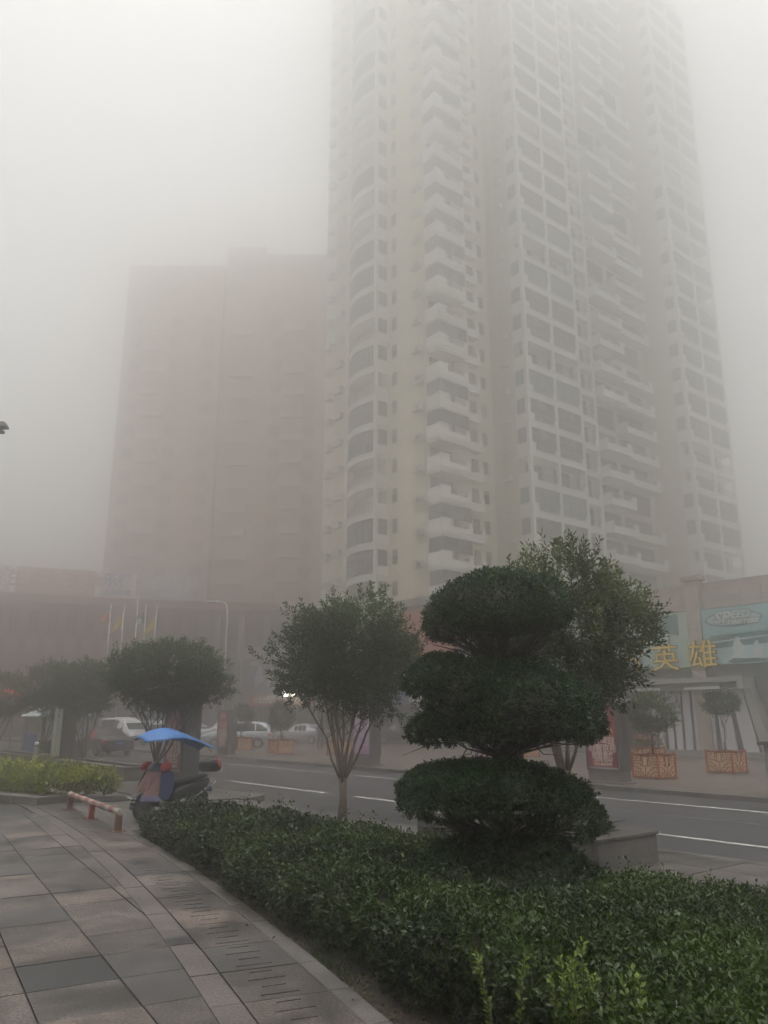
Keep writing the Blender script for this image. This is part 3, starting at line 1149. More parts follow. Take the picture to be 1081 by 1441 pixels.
bay_mesh = bay(0).build('curved_balcony', tower)
glz = MB()
for i in range(NA):
    w_ = window_mesh('', (cpts[i][0] + 0.1, cpts[i][1] + (0.2 if i == 0 else 0)), (cpts[i + 1][0] + 0.1, cpts[i + 1][1]), 0.07, 2.39, (-1, 0), 1, proud=0.02)
    o_ = len(glz.v)
    glz.v += w_.v
    glz.f += [tuple(o_ + q for q in f) for f in w_.f]
    glz.m += [glz.mi(w_.mats[q]) for q in w_.m]
bay_glaz = glz.build('window', tower)
rb = MB()
for i in range(NA):
    rail(rb, (cpts[i][0] + 0.04, cpts[i][1], 0), (cpts[i + 1][0] + 0.04, cpts[i + 1][1], 0), 0.08, 0.85, FRAME, 0.16, 0.016)
bay_rail = rb.build('railing', tower)
side_win = window_mesh('', (-1.33, 5.68), (-0.2, 5.68), 0.87, 2.38, (0, -1), 2).build('window', tower)
small_win = window_mesh('', (0, 5.05), (0, 4.35), 0.95, 2.35, (-1, 0), 1).build('window', tower)
# air conditioner in its cage
b = MB()
b.box(-0.62, -0.02, 0.35, 1.55, 0.00, 0.06, ACM)
b.box(-0.48, -0.12, 0.50, 1.30, 0.07, 0.62, ACM)
for k in range(5):
    b.tube([(-0.62, 0.36, 0.1 + k * 0.16), (-0.62, 1.54, 0.1 + k * 0.16)], 0.014, METL, 4)
    b.tube([(-0.02, 0.36, 0.1 + k * 0.16), (-0.62, 0.36, 0.1 + k * 0.16)], 0.014, METL, 4)
for y in (0.36, 0.95, 1.54):
    b.tube([(-0.62, y, 0.05), (-0.62, y, 0.80)], 0.018, METL, 4)
b.lathe([(0, 0.0), (0, 0.21), (0.02, 0.21)], (-0.49, 0.85, 0.35), (-1, 0, 0), FRAME, 12)
ac1 = b.build('air_conditioner', tower)


# --- first right-hand balcony stack
def bal1():
    b = MB()
    b.prism([(-0.06, 0.0), (-0.06, -1.86), (3.9, -1.86), (3.9, 0.0)], 0.0, 0.10, WHITE)
    b.prism([(0.0, 0.0), (0.0, -1.80), (3.84, -1.80), (3.84, 0.0)], -0.28, -0.002, WHITE)
    b.prism([(0.10, 0.0), (0.10, -1.70), (3.74, -1.70), (3.74, 0.0)], -0.45, -0.282, WHITE)
    t = 0.14
    b.box(0, t, -1.8, -0.0, 0.102, 1.18, WHITE)
    b.box(t, 1.15, -1.8, -1.8 + t, 0.102, 1.18, WHITE)
    b.box(1.152, 3.3, -1.8, -1.8 + t, 0.102, 0.55, WHITE)
    b.box(3.302, 3.84, -1.8, -1.8 + t, 0.102, 1.0, WHITE)
    b.box(3.70, 3.84, -1.658, 0, 0.102, 1.0, WHITE)
    b.box(-0.04, 1.19, -1.84, -1.62, 1.182, 1.25, WHITE)
    b.box(3.26, 3.88, -1.84, -1.62, 1.002, 1.07, WHITE)
    rail(b, (1.16, -1.74, 0), (3.3, -1.74, 0), 0.56, 0.45, FRAME, 0.14, 0.016)
    return b


b1 = bal1().build('balcony', tower)
g1 = MB()
for (pa, pb_, out, nm_) in (((0.07, -0.02), (0.07, -1.73), (-1, 0), 3), ((0.07, -1.73), (3.77, -1.73), (0, -1), 6)):
    z0 = 1.19 if out[0] else 0.6
    w_ = window_mesh('', pa, pb_, 1.19 if out[0] else 1.19, 2.54, out, nm_, tr=0.25)
    o_ = len(g1.v)
    g1.v += w_.v
    g1.f += [tuple(o_ + q for q in f) for f in w_.f]
    g1.m += [g1.mi(w_.mats[q]) for q in w_.m]
g1o = g1.build('window', tower)
g1b = MB()
w_ = window_mesh('', (0.35, -0.002), (3.1, -0.002), 0.12, 2.4, (0, -1), 3)
g1b = w_
g1bo = g1b.build('window', tower)


def bal2():
    b = MB()
    b.prism([(3.95, 0.0), (3.95, -0.95), (6.4, -0.95), (6.4, 0.0)], -0.25, 0.10, WHITE)
    b.box(3.95, 6.4, -0.95, -0.82, 0.102, 0.55, WHITE)
    b.box(5.9, 6.4, -0.952, -0.818, 0.552, 1.05, WHITE)
    b.box(6.28, 6.4, -0.818, 0, 0.102, 1.05, WHITE)
    rail(b, (3.95, -0.88, 0), (5.9, -0.88, 0), 0.56, 0.45, FRAME, 0.15, 0.016)
    return b


b2 = bal2().build('balcony', tower)
w2 = window_mesh('', (5.25, -0.005), (6.6, -0.005), 0.6, 2.3, (0, -1), 2).build('window', tower)
w2b = window_mesh('', (7.3, -0.005), (8.0, -0.005), 1.0, 2.3, (0, -1), 1).build('window', tower)


# --- second block: framed loggias with columns
def bal3(X0, Y0, L_, ncol, dep=1.55):
    b = MB()
    b.prism([(X0 - 0.06, Y0 + dep), (X0 - 0.06, Y0 - 0.06), (X0 + L_, Y0 - 0.06), (X0 + L_, Y0 + dep)], 0.10, 0.22, WHITE)
    b.prism([(X0, Y0 + dep), (X0, Y0), (X0 + L_, Y0), (X0 + L_, Y0 + dep)], -0.45, 0.098, WHITE)
    b.box(X0, X0 + 0.14, Y0, Y0 + dep, 0.222, 0.95, WHITE)
    b.box(X0 + 0.142, X0 + 0.9, Y0, Y0 + 0.14, 0.222, 0.95, WHITE)
    for k in range(ncol + 1):
        x = X0 + (L_ - 0.36) * k / ncol
        b.box(x, x + 0.36, Y0 + 0.002, Y0 + 0.34, 0.224 if k else 0.952, 2.548, WHITE)
        if k:
            b.box(x - 0.25, x - 0.002, Y0 + 0.004, Y0 + 0.14, 0.224, 0.75, WHITE)
    rail(b, (X0 + 0.9, Y0 + 0.07, 0), (X0 + L_, Y0 + 0.07, 0), 0.22, 0.8, FRAME, 0.17, 0.018)
    return b


b3 = bal3(8.95, -4.66, 8.6, 2).build('balcony', tower)


def glaz3(X0, Y0, L_, ncol, glass, split=False):
    out = MB()
    seg = [((X0 + 0.08, Y0 + 1.5), (X0 + 0.08, Y0 + 0.4), (-1, 0), 2)]
    for k in range(ncol):
        x = X0 + (L_ - 0.36) * k / ncol
        seg.append(((x + 0.37, Y0 + 0.16), (X0 + (L_ - 0.36) * (k + 1) / ncol - 0.01, Y0 + 0.16), (0, -1), 3))
    if split:
        return [window_mesh('', s[0], s[1], 0.24, 2.54, s[2], s[3], glass=glass).build('window', tower) for s in seg]
    for s in seg:
        w_ = window_mesh('', s[0], s[1], 0.24, 2.54, s[2], s[3], glass=glass)
        o_ = len(out.v)
        out.v += w_.v
        out.f += [tuple(o_ + q for q in f) for f in w_.f]
        out.m += [out.mi(w_.mats[q]) for q in w_.m]
    return out


g3as, g3bs = glaz3(8.95, -4.66, 8.6, 2, GLASSD, True), glaz3(8.95, -4.66, 8.6, 2, GLASSG, True)
g3a = glaz3(8.95, -4.66, 8.6, 2, GLASSD).build('window', tower)
g3b = glaz3(8.95, -4.66, 8.6, 2, GLASSG).build('window', tower)
w3 = MB()
w3s_ = [window_mesh('', (X, -3.105), (X + 2.4, -3.105), 0.24, 2.4, (0, -1), 3).build('window', tower) for X in (10.0, 14.2)]
for X in (10.0, 14.2):
    w_ = window_mesh('', (X, -3.105), (X + 2.4, -3.105), 0.24, 2.4, (0, -1), 3)
    o_ = len(w3.v)
    w3.v += w_.v
    w3.f += [tuple(o_ + q for q in f) for f in w_.f]
    w3.m += [w3.mi(w_.mats[q]) for q in w_.m]
w3o = w3.build('window', tower)
b3s = bal3(17.62, -3.9, 3.4, 1, 0.8).build('balcony', tower)
w3s = window_mesh('', (17.9, -3.108), (20.2, -3.108), 0.24, 2.4, (0, -1), 3).build('window', tower)
b = MB()
b.box(8.35, 8.93, -2.6, -1.5, 0.00, 0.06, ACM)
b.box(8.47, 8.85, -2.5, -1.7, 0.07, 0.62, ACM)
for k in range(5):
    b.tube([(8.35, -2.6, 0.1 + k * 0.16), (8.35, -1.5, 0.1 + k * 0.16)], 0.014, METL, 4)
ac2 = b.build('air_conditioner', tower)


# --- middle: long stepped balconies, alternating
def bal4(X0, X1, Y0):
    b = MB()
    b.prism([(X0, -3.0), (X0, Y0), (X1, Y0), (X1, -3.0)], -0.25, 0.10, WHITE)
    b.box(X0, X0 + 0.13, Y0, -3.0, 0.102, 1.0, WHITE)
    b.box(X0 + 0.132, X1 - 0.8, Y0, Y0 + 0.13, 0.102, 0.5, WHITE)
    b.box(X1 - 0.798, X1, Y0, Y0 + 0.13, 0.102, 1.1, WHITE)
    b.box(X1 - 0.13, X1, Y0 + 0.132, -3.0, 0.102, 1.1, WHITE)
    rail(b, (X0 + 0.14, Y0 + 0.07, 0), (X1 - 0.8, Y0 + 0.07, 0), 0.5, 0.45, FRAME, 0.18, 0.018)
    return b


b4 = bal4(21.1, 25.6, -4.9).build('balcony', tower)
b5 = bal4(25.7, 31.5, -4.4).build('balcony', tower)
w4 = window_mesh('', (21.3, -3.004), (25.2, -3.004), 0.15, 2.45, (0, -1), 4).build('window', tower)
w5 = window_mesh('', (26.1, -3.004), (31.0, -3.004), 0.15, 2.45, (0, -1), 5).build('window', tower)
b6 = bal3(32.2, -8.0, 9.3, 2, 1.5).build('balcony', tower)
g6 = glaz3(32.2, -8.0, 9.3, 2, GLASSD).build('window', tower)
g6s = glaz3(32.2, -8.0, 9.3, 2, GLASSD, True)
w6 = window_mesh('', (33.4, -6.505), (40.5, -6.505), 0.24, 2.4, (0, -1), 7).build('window', tower)
b = MB()
b.box(-0.55, -0.02, 13.2, 14.4, 0.0, 0.7, ACM)
ac3 = b.build('air_conditioner', tower)
b = MB()
b.box(0.42 - 0.75, 0.398, 15.6, 16.6, 0.0, 0.7, ACM)
ac4 = b.build('air_conditioner', tower)
b = MB()
b.tube([(-0.08, 0.2, 12), (-0.08, 0.2, TOPZ - 1)], 0.06, ACM, 6)
b.tube([(8.87, -1.2, 12), (8.87, -1.2, TOPZ - 1)], 0.06, ACM, 6)
b.build('drain_pipe', tower)

protos = [bay_mesh, bay_glaz, bay_rail, side_win, small_win, ac1, b1, g1o, g1bo, b2, w2, w2b, b3, g3a, g3b, w3o, b3s, w3s, ac2, b4, b5, w4, w5, b6, g6, w6, ac3, ac4] + g3as + g3bs + g6s + w3s_
rr_ = random.Random(4)
for k in range(-1, NF):
    z = F0 + FH * k
    Z = Vector((0, 0, z))
    sh = Vector((0, 0, z - 0.0))
    use = [(bay_mesh, Z)]
    gl = rr_.random()
    bayopen = k in (2, 3, 6)
    use += [(bay_rail, Z)] + ([] if (bayopen or gl < 0.3 and k > 7) else [(bay_glaz, Z)])
    if not bayopen:
        use.append((side_win, Z))
    use += [(small_win, Z), (ac1, Z)]
    zb = Z + Vector((0, 0, 0.05))
    use += [(b1, zb), (b2, zb), (w2, zb), (w2b, zb)]
    use.append((g1o if (k in (-1, 0, 1, 4, 5) or (k > 6 and rr_.random() < 0.6)) else g1bo, zb))
    zc = Z + Vector((0, 0, -0.35))
    use += [(b3, zc), (b3s, zc), (w3s, zc), (ac2, Z)]
    use.append((w3o if k in (0, 3) or rr_.random() < 0.2 else (g3b if rr_.random() < 0.35 else g3a), zc))
    use += [(w4, zc), (w5, zc)]
    use.append((b4, zc) if k % 2 else (b5, zc))
    if k % 3:
        use.append((b5, zc) if k % 2 else (b4, zc))
    zd = Z + Vector((0, 0, -0.6))
    use += [(b6, zd), (g6 if rr_.random() < 0.7 else w6, zd), (ac3, Z), (ac4, Z)]
    SPL = {w3o: w3s_, g3a: g3as, g3b: g3bs, g6: g6s}
    for o, p in use:
        if o in SPL and k <= 9:
            for q in SPL[o]:
                copy_part(q, tower, p)
        else:
            c_ = copy_part(o, tower, p)
            if o in SPL:
                c_['kind'] = 'stuff'
for o in protos:
    bpy.data.objects.remove(o)


# ------------------------------------------------------------------ shopping podium along the plaza
PINKST = mat('pink_stone', (0.33, 0.25, 0.22), 0.6, 0.12, 2, 0.1, stain=0.2)
PINKL = mat('pale_pink_stone', (0.36, 0.30, 0.26), 0.6, 0.12, 2, 0.1, stain=0.2)
GREYW = mat('grey_wall', (0.20, 0.20, 0.19), 0.7, 0.12, 1, 0.1, stain=0.25)
GREYD = mat('dark_grey_wall', (0.09, 0.085, 0.09), 0.6, 0.12, 1)
REDW = mat('red_wall', (0.36, 0.09, 0.07), 0.7, 0.12, 1, stain=0.2)
pod = thing('shopping_podium', 'low pink stone and grey shopping block with large billboards facing the paved square', 'shop building', W(39.18, 14.0, 0), A)
b = MB()
b.box(0.25, 30, -14, 26.5, -0.1, 8.3, GREYW)
b.box(0.25, 30, 26.5, 49.0, -0.1, 10.0, GREYW)
b.box(0.25, 30, 49.0, 57.0, -0.1, 7.4, GREYW)
b.build('wall', pod)
b = MB()
b.box(0.0, 30, -14, 26.4, 8.302, 8.75, PINKST)
b.build('parapet', pod)
b = MB()
b.box(-0.15, 30, 26.48, 49.1, 10.002, 10.55, GREYW)
b.build('parapet', pod)
b = MB()
b.box(-0.1, 30, 49.11, 57.3, 7.402, 8.45, PINKL)
rail(b, (0, 49.2, 8.45), (0, 57.2, 8.45), 0, 0.9, FRAME, 0.4, 0.02)
b.build('parapet', pod)
# stone facing in courses of separate panels
pm = MB()
pm.box(-0.0, 0.24, 0.008, 1.092, 0.004, 0.296, PINKST)
pm2 = MB()
pm2.box(-0.0, 0.24, 0.008, 1.092, 0.004, 0.296, PINKL)
pa, pb2 = pm.build('stone_panel', pod), pm2.build('stone_panel', pod)
for r_ in range(3):
    for k in range(24):
        y = -4 + k * 1.1
        o = copy_part(pa if random.random() < 0.65 else pb2, pod, (random.uniform(-0.012, 0.0), y, 7.40 + r_ * 0.3))
bpy.data.objects.remove(pa)
bpy.data.objects.remove(pb2)
b = MB()
for z0, z1 in ((0, 2.2), (2.21, 4.3), (4.31, 6.4), (6.41, 8.9)):
    b.box(-0.35, 0.24, 7.96, 8.72, z0, z1, PINKL)
b.build('pier', pod)
b = MB()
b.box(-0.45, 0.24, 7.82, 8.86, 8.91, 9.15, PINKST)
b.build('pier_cap', pod)
# red shop front further along the block
b = MB()
b.box(0.05, 0.24, 26.8, 35.5, 5.6, 9.6, REDW)
b.build('red_panel', pod)
b = MB()
b.box(-0.02, 0.24, 27.6, 29.2, 3.9, 5.6, FRAMEW)
b.box(-0.04, -0.022, 27.75, 29.05, 4.05, 5.45, mat('poster_dark', (0.04, 0.04, 0.05), 0.4, 0.6, 2))
b.build('poster', pod)
for k in range(9):
    y0 = 27 + k * 3.4
    b = window_mesh('', (0.22, y0 + 2.8), (0.22, y0), 0.3, 2.9, (-1, 0), 3)
    b.build('shop_window', pod)
# fascia boards
FAS = [mat('fascia_red', (0.35, 0.03, 0.02), 0.5, 0.15, 2), mat('fascia_white', (0.55, 0.55, 0.55), 0.5, 0.1, 2), mat('fascia_blue', (0.05, 0.12, 0.30), 0.5, 0.1, 2), mat('fascia_orange', (0.5, 0.22, 0.05), 0.5, 0.1, 2)]
LET = mat('sign_letter_white', (0.7, 0.7, 0.68), 0.5, 0)
for k, (y0, y1, m, s_) in enumerate(((48.6, 54.9, 0, '大众大药房'), (43.5, 48.4, 3, '手机维修'), (37.8, 43.3, 1, '母婴生活馆'), (31.5, 37.6, 2, '时尚服饰'), (26.8, 31.3, 1, '洗衣'))):
    b = MB()
    b.box(-0.25, 0.2, y0, y1, 3.0, 3.95, FAS[m])
    f_ = b.build('fascia_sign', pod)
    text_part(s_, 'lettering', 0.75, LET if m != 1 else FAS[2], f_, (-0.27, (y0 + y1) / 2, 3.45), (0, -1, 0), (0, 0, 1), 0.02, 0.015)
# dark blue poster over the pharmacy
b = MB()
BLUEP = mat('poster_blue', (0.045, 0.06, 0.12), 0.4, 0.3, 0.8)
b.box(-0.1, 0.2, 49.8, 55.4, 4.4, 7.3, BLUEP)
po = b.build('poster', pod)
text_part('PINCES', 'lettering', 0.5, LET, po, (-0.12, 54.0, 6.9), (0, -1, 0), (0, 0, 1), 0.01, 0.01)
fg = MB()
FIG = mat('poster_figure', (0.42, 0.45, 0.50), 0.5, 0.5, 2)
pts = [(0, 0), (0.5, 0.1), (0.9, 0.5), (1.2, 0.45), (1.5, 0.9), (1.1, 1.2), (1.25, 1.7), (0.9, 2.1), (0.5, 2.05), (0.35, 1.6), (0.1, 1.2), (-0.2, 0.8)]
fg.face([(-0.115, 53.8 - x, 4.6 + z) for x, z in pts], FIG)
fg.face([(-0.116, 51.6 - x * 0.4, 4.6 + z * 0.6) for x, z in pts], FIG)
fg.build('printed_figure', po)
# door columns of the block's end
for y in (49.2, 55.9, 57.0):
    b = MB()
    b.box(-0.3, 0.2, y, y + 0.55, -0.05, 7.39, GREYW)
    b.build('column', pod)

# big billboards
TEAL = mat('print_teal', (0.03, 0.13, 0.14), 0.5, 0.25, 0.6)
PALE = mat('print_pale_blue', (0.34, 0.47, 0.48), 0.5, 0.15, 0.4)
PALE2 = mat('print_green_white', (0.33, 0.40, 0.34), 0.5, 0.2, 0.5)
SKYP = mat('print_sky', (0.24, 0.42, 0.43), 0.5, 0.15, 0.4)
DKP = mat('print_dark', (0.05, 0.08, 0.10), 0.5, 0.3, 1)
LTP = mat('print_white', (0.5, 0.54, 0.54), 0.5, 0.15, 1)


def flat(b, pts, x, m):
    b.face([(x, y, z) for y, z in pts][::-1], m)


bb = thing('billboard', 'teal billboard with a speeding car by the sea, right of the stone pier', 'billboard', W(39.18 - 0.3, 14.0, 0), A)
b = MB()
b.box(0, 0.29, -4.0, 7.94, 4.5, 7.32, SKYP)
b.build('board', bb)
b = MB()
flat(b, [(7.55, 5.95), (7.55, 5.25), (-3.95, 5.7), (-3.95, 6.3)], -0.004, TEAL)
flat(b, [(7.55, 5.3), (7.55, 4.55), (-3.95, 4.55), (-3.95, 5.72)], -0.005, PALE)
flat(b, [(7.5, 5.65), (2, 5.95), (-3.9, 6.2), (-3.9, 6.12), (2, 5.87), (7.5, 5.58)], -0.009, LTP)
flat(b, [(7.55, 5.95), (5, 6.15), (3.0, 6.02), (-3.95, 6.6), (-3.95, 6.3)], -0.006, SKYP)
b.build('printed_scene', bb)


def carprint(parent, oy, oz, s, m1, m2):
    b = MB()
    o_ = [(0, 0.15), (0.1, 0.45), (0.7, 0.62), (1.2, 0.95), (2.1, 1.0), (2.6, 0.7), (3.1, 0.6), (3.25, 0.25), (2.9, 0.05), (1.0, -0.12), (0.3, 0.0)]
    flat(b, [(oy - x * s, oz + z * s) for x, z in o_], -0.013, m1)
    flat(b, [(oy - x * s, oz + z * s) for x, z in [(0.85, 0.62), (1.25, 0.88), (2.05, 0.92), (2.4, 0.66)]], -0.016, m2)
    for cx_ in (0.65, 2.7):
        flat(b, [(oy - (cx_ + 0.25 * math.cos(q)) * s, oz + (0.1 + 0.25 * math.sin(q)) * s) for q in [i * math.pi / 5 for i in range(10)]], -0.017, m2)
    flat(b, [(oy - x * s, oz + z * s) for x, z in [(0.15, 0.25), (0.9, 0.3), (2.9, 0.35), (2.9, 0.28), (0.9, 0.2), (0.15, 0.16)]], -0.018, m2)
    b.build('printed_car', parent)


carprint(bb, 4.4, 5.3, 0.62, LTP, TEAL)
carprint(bb, 1.0, 5.0, 0.8, DKP, LTP)
# people-like motorbike print, low left: generic leaning riders
b = MB()
for dx, s in ((0, 1.0), (1.05, 0.8)):
    flat(b, [(6.6 - dx - x * s, 4.62 + z * s) for x, z in [(0, 0.1), (0.25, 0.45), (0.2, 0.8), (0.35, 1.15), (0.55, 1.2), (0.62, 0.9), (0.8, 0.7), (0.7, 0.35), (0.95, 0.1), (0.5, -0.02)]], -0.013, LTP)
    flat(b, [(6.75 - dx - x * s, 4.6 + z * s) for x, z in [(0, 0.0), (0.3, 0.18), (1.2, 0.12), (1.4, 0.0), (0.9, -0.05), (0.3, -0.05)]], -0.014, DKP)
b.build('printed_rider', bb)
b = MB()
ov = [(6.25 - 1.5 * math.cos(q), 6.72 + 0.40 * math.sin(q)) for q in [i * math.pi / 14 for i in range(28)]]
ov2 = [(6.25 - 1.42 * math.cos(q), 6.72 + 0.33 * math.sin(q)) for q in [i * math.pi / 14 for i in range(28)]]
flat(b, ov, -0.012, DKP)
flat(b, ov2, -0.016, PALE)
b.build('logo_oval', bb)
text_part('SP', 'lettering', 0.8, LTP, bb, (-0.035, 6.85, 6.80), (0, -1, 0), (0, 0, 1), 0.01, 0.03, 1.1, 0.25)
text_part('SP', 'lettering_outline', 0.8, DKP, bb, (-0.024, 6.85, 6.80), (0, -1, 0), (0, 0, 1), 0.004, 0.07, 1.1, 0.25)
text_part('EED', 'lettering', 0.5, LTP, bb, (-0.035, 5.86, 6.90), (0, -1, 0), (0, 0, 1), 0.01, 0.02, 1.15, 0.25)
text_part('EED', 'lettering_outline', 0.5, DKP, bb, (-0.024, 5.86, 6.90), (0, -1, 0), (0, 0, 1), 0.004, 0.06, 1.15, 0.25)
text_part('DRIFTERS', 'lettering', 0.3, LTP, bb, (-0.035, 5.75, 6.54), (0, -1, 0), (0, 0, 1), 0.01, 0.02, 1.25, 0.2)
text_part('DRIFTERS', 'lettering_outline', 0.3, DKP, bb, (-0.024, 5.75, 6.54), (0, -1, 0), (0, 0, 1), 0.004, 0.05, 1.25, 0.2)

bb2 = thing('billboard', 'pale green billboard with a tree and fat characters, left of the stone pier', 'billboard', W(39.18 - 0.3, 14.0, 0), A)
b = MB()
b.box(0, 0.29, 8.76, 18.5, 4.45, 7.32, PALE2)
b.build('board', bb2)
b = MB()
flat(b, [(9.3, 7.25), (11.2, 7.2), (11.9, 6.8), (11.3, 6.5), (11.8, 6.3), (10.8, 6.1), (10.2, 6.3), (9.3, 6.1)][::-1], -0.006, TEAL)
flat(b, [(9.2, 6.0), (9.2, 4.5), (18.4, 4.5), (18.4, 5.2), (14, 5.6), (12, 5.2)][::-1], -0.005, PALE)
flat(b, [(14.5, 4.5), (18.4, 4.5), (18.4, 6.5), (16.5, 6.9), (15.2, 6.1)][::-1], -0.007, TEAL)
b.build('printed_scene', bb2)
for i, (ch, y, z) in enumerate((('玩', 13.5, 6.55), ('心', 12.5, 6.35), ('一', 11.65, 6.2), ('起', 10.8, 6.1), ('!', 10.0, 5.85))):
    text_part(ch, 'character', 0.95, LTP, bb2, (-0.05, y, z), (0, -1, 0), (0, 0, 1), 0.02, 0.03)
    text_part(ch, 'character_outline', 0.95, TEAL, bb2, (-0.03, y, z), (0, -1, 0), (0, 0, 1), 0.005, 0.09)
# golden shop name, four separate characters on stand-offs
GOLD = mat('gold_letter', (0.75, 0.50, 0.05), 0.45, 0.1, 2)
BRN = mat('brown_outline', (0.07, 0.035, 0.015), 0.5, 0)
for ch, y, z, lb in (('雄', 7.95, 4.95, 'golden raised character 雄 below the pier between the two billboards'), ('英', 10.1, 4.90, 'golden raised character 英 under the green and white billboard'),
                     ('方', 12.2, 4.84, 'golden raised character 方 half behind the yellow-green tree'), ('东', 14.3, 4.80, 'golden raised character 东 hidden behind the yellow-green tree')):
    t_ = thing('sign_character', lb, 'sign character', W(39.18, 14 + y, z), A, 'golden shop-name characters over the entrance')
    text_part(ch, 'face', 1.5, GOLD, t_, (-0.52, 0, 0), (0, -1, 0), (0, 0, 1), 0.02, 0.0, 1.1)
    text_part(ch, 'outline', 1.5, BRN, t_, (-0.485, 0, 0), (0, -1, 0), (0, 0, 1), 0.012, 0.045, 1.1)

# entrance with canopy, striped panels and leaning frame
ent = thing('shop_entrance', 'shop entrance with grey canopy, slanted frame and dark and white vertical stripes', 'shop entrance', W(39.18, 14, 0), A)
CANO = mat('canopy_grey', (0.30, 0.29, 0.285), 0.6, 0.1, 1)
STRW = mat('stripe_white', (0.50, 0.49, 0.52), 0.6, 0.1, 1)
STRD = mat('stripe_dark', (0.02, 0.02, 0.035), 0.6, 0.1, 1)
b = MB()
b.box(-1.1, 0.24, 5.9, 17, 3.62, 3.86, CANO)
b.box(-1.1, 0.24, 5.7, 6.0, 3.25, 3.861, CANO)
b.build('canopy', ent)
b = MB()
b.box(-0.9, 0.24, 6.01, 17, 3.3, 3.61, GREYD)
b.build('canopy_soffit', ent)
for y0, y1 in ((7.0, 8.9), (10.3, 13.6)):
    b = MB()
    b.box(-0.95, -0.905, y0, y1, 3.28, 3.42, mat('light_tube', (0.6, 0.6, 0.6), 0.4, 0))
    b.build('light_tube', ent)
xs = [6.95, 7.35, 7.75, 8.15, 8.55, 8.95, 9.35, 9.75, 10.15, 10.55]
y = 6.2
wd = [(0.62, 0), (0.2, 1), (0.62, 0), (0.17, 1), (0.5, 0), (0.16, 1), (0.42, 0), (0.17, 1), (0.4, 0), (0.16, 1), (0.34, 0), (0.16, 1), (0.3, 0), (0.2, 1)]
for k, (w_, d_) in enumerate(wd):
    lean = 0.55 * max(0, 1 - k / 4.0)
    nxt = 0.55 * max(0, 1 - (k + 1) / 4.0)
    b = MB()
    x0 = -0.25 if d_ == 0 else -0.18
    b.hexa([(x0, y - lean, 0.3), (0.24, y - lean, 0.3), (0.24, y + w_ - nxt, 0.3), (x0, y + w_ - nxt, 0.3), (x0, y, 3.25), (0.24, y, 3.25), (0.24, y + w_, 3.25), (x0, y + w_, 3.25)], STRD if d_ else STRW)
    b.build('stripe_panel', ent)
    y += w_ + 0.003
b = MB()
b.hexa([(-0.45, 4.9, 0.0), (0.24, 4.9, 0.0), (0.24, 5.35, 0.0), (-0.45, 5.35, 0.0), (-0.45, 5.75, 3.6), (0.24, 5.75, 3.6), (0.24, 6.15, 3.6), (-0.45, 6.15, 3.6)], CANO)
b.build('slanted_frame', ent)
for k, (q0, q1) in enumerate(((0.0, 0.25), (0.27, 0.42), (0.44, 0.7), (0.72, 0.85))):
    b = MB()
    m_ = STRW if k % 2 == 0 else STRD
    zt = 2.95 - q0 * 1.2
    b.box(-0.35 + q0 * 0.3, 0.24, y + q0, y + q1, 0.3, zt, m_)
    b.box(-0.35 + q0 * 0.3 + 0.004, 0.24, y + q1 + 0.002, 16.5, zt - (q1 - q0), zt, m_)
    b.build('doorway_surround', ent)
b = MB()
b.box(0.15, 0.245, y + 0.9, 16.5, 0.3, 1.98, BLACK)
b.build('door_opening', ent)
CHB = mat('stripe_char', (0.42, 0.42, 0.46), 0.5, 0)
for ch, z in (('潮', 2.75), ('装', 2.05)):
    text_part(ch, 'lettering', 0.72, CHB, ent, (-0.33, 9.9, z), (0, -1, 0), (0, 0, 1), 0.03, 0.02)
    text_part(ch, 'lettering_backing', 0.72, STRD, ent, (-0.28, 9.9, z), (0, -1, 0), (0, 0, 1), 0.02, 0.07)  # bolder dark copy of the character set behind it
for z0, z1 in ((0, 0.15), (0.151, 0.3)):
    b = MB()
    b.box(-1.4 + z0 * 2.6, 0.24, 4.0, 22, z0 - 0.02, z1, GREYW)
    b.build('step', ent)
# posters on the wall to the right of the entrance
for y0, z0, hh, ww, lb in ((4.2, 1.45, 0.9, 0.55, 'small framed poster on the grey wall beside the slanted frame, lower one'), (3.3, 2.4, 1.1, 0.7, 'pale framed poster high on the grey wall near the slanted frame')):
    t_ = thing('framed_poster', lb, 'poster', W(39.18 + 0.2, 14 + y0, z0), A)
    b = MB()
    b.box(-0.06, 0.04, 0, ww, 0, hh, LTP)
    b.build('frame', t_)
    b = MB()
    b.box(-0.075, -0.062, 0.06, ww - 0.06, 0.06, hh - 0.06, PALE2)
    b.build('print', t_)

# ------------------------------------------------------------------ red-brown shopping centre at the end of the road and the tower over it
MAROON = mat('maroon_stone', (0.15, 0.065, 0.055), 0.6, 0.15, 0.5, stain=0.2)
MAROON2 = mat('maroon_band', (0.25, 0.13, 0.11), 0.6, 0.15, 0.5)
BROWNW = mat('brown_wall', (0.10, 0.075, 0.07), 0.6, 0.15, 0.5)
mall = thing('shopping_centre', 'long curved maroon shopping centre closing the end of the road with roof billboards', 'shopping centre', (-34.0, 80.0, 0))
mp_ = []
for k in range(15):
    t_ = k / 14
    x = -60 + 48 * t_
    yy = 70 + 21 * t_ - 3.5 * math.sin(math.pi * t_) * -1
    mp_.append((x + 34.0, yy - 80.0))


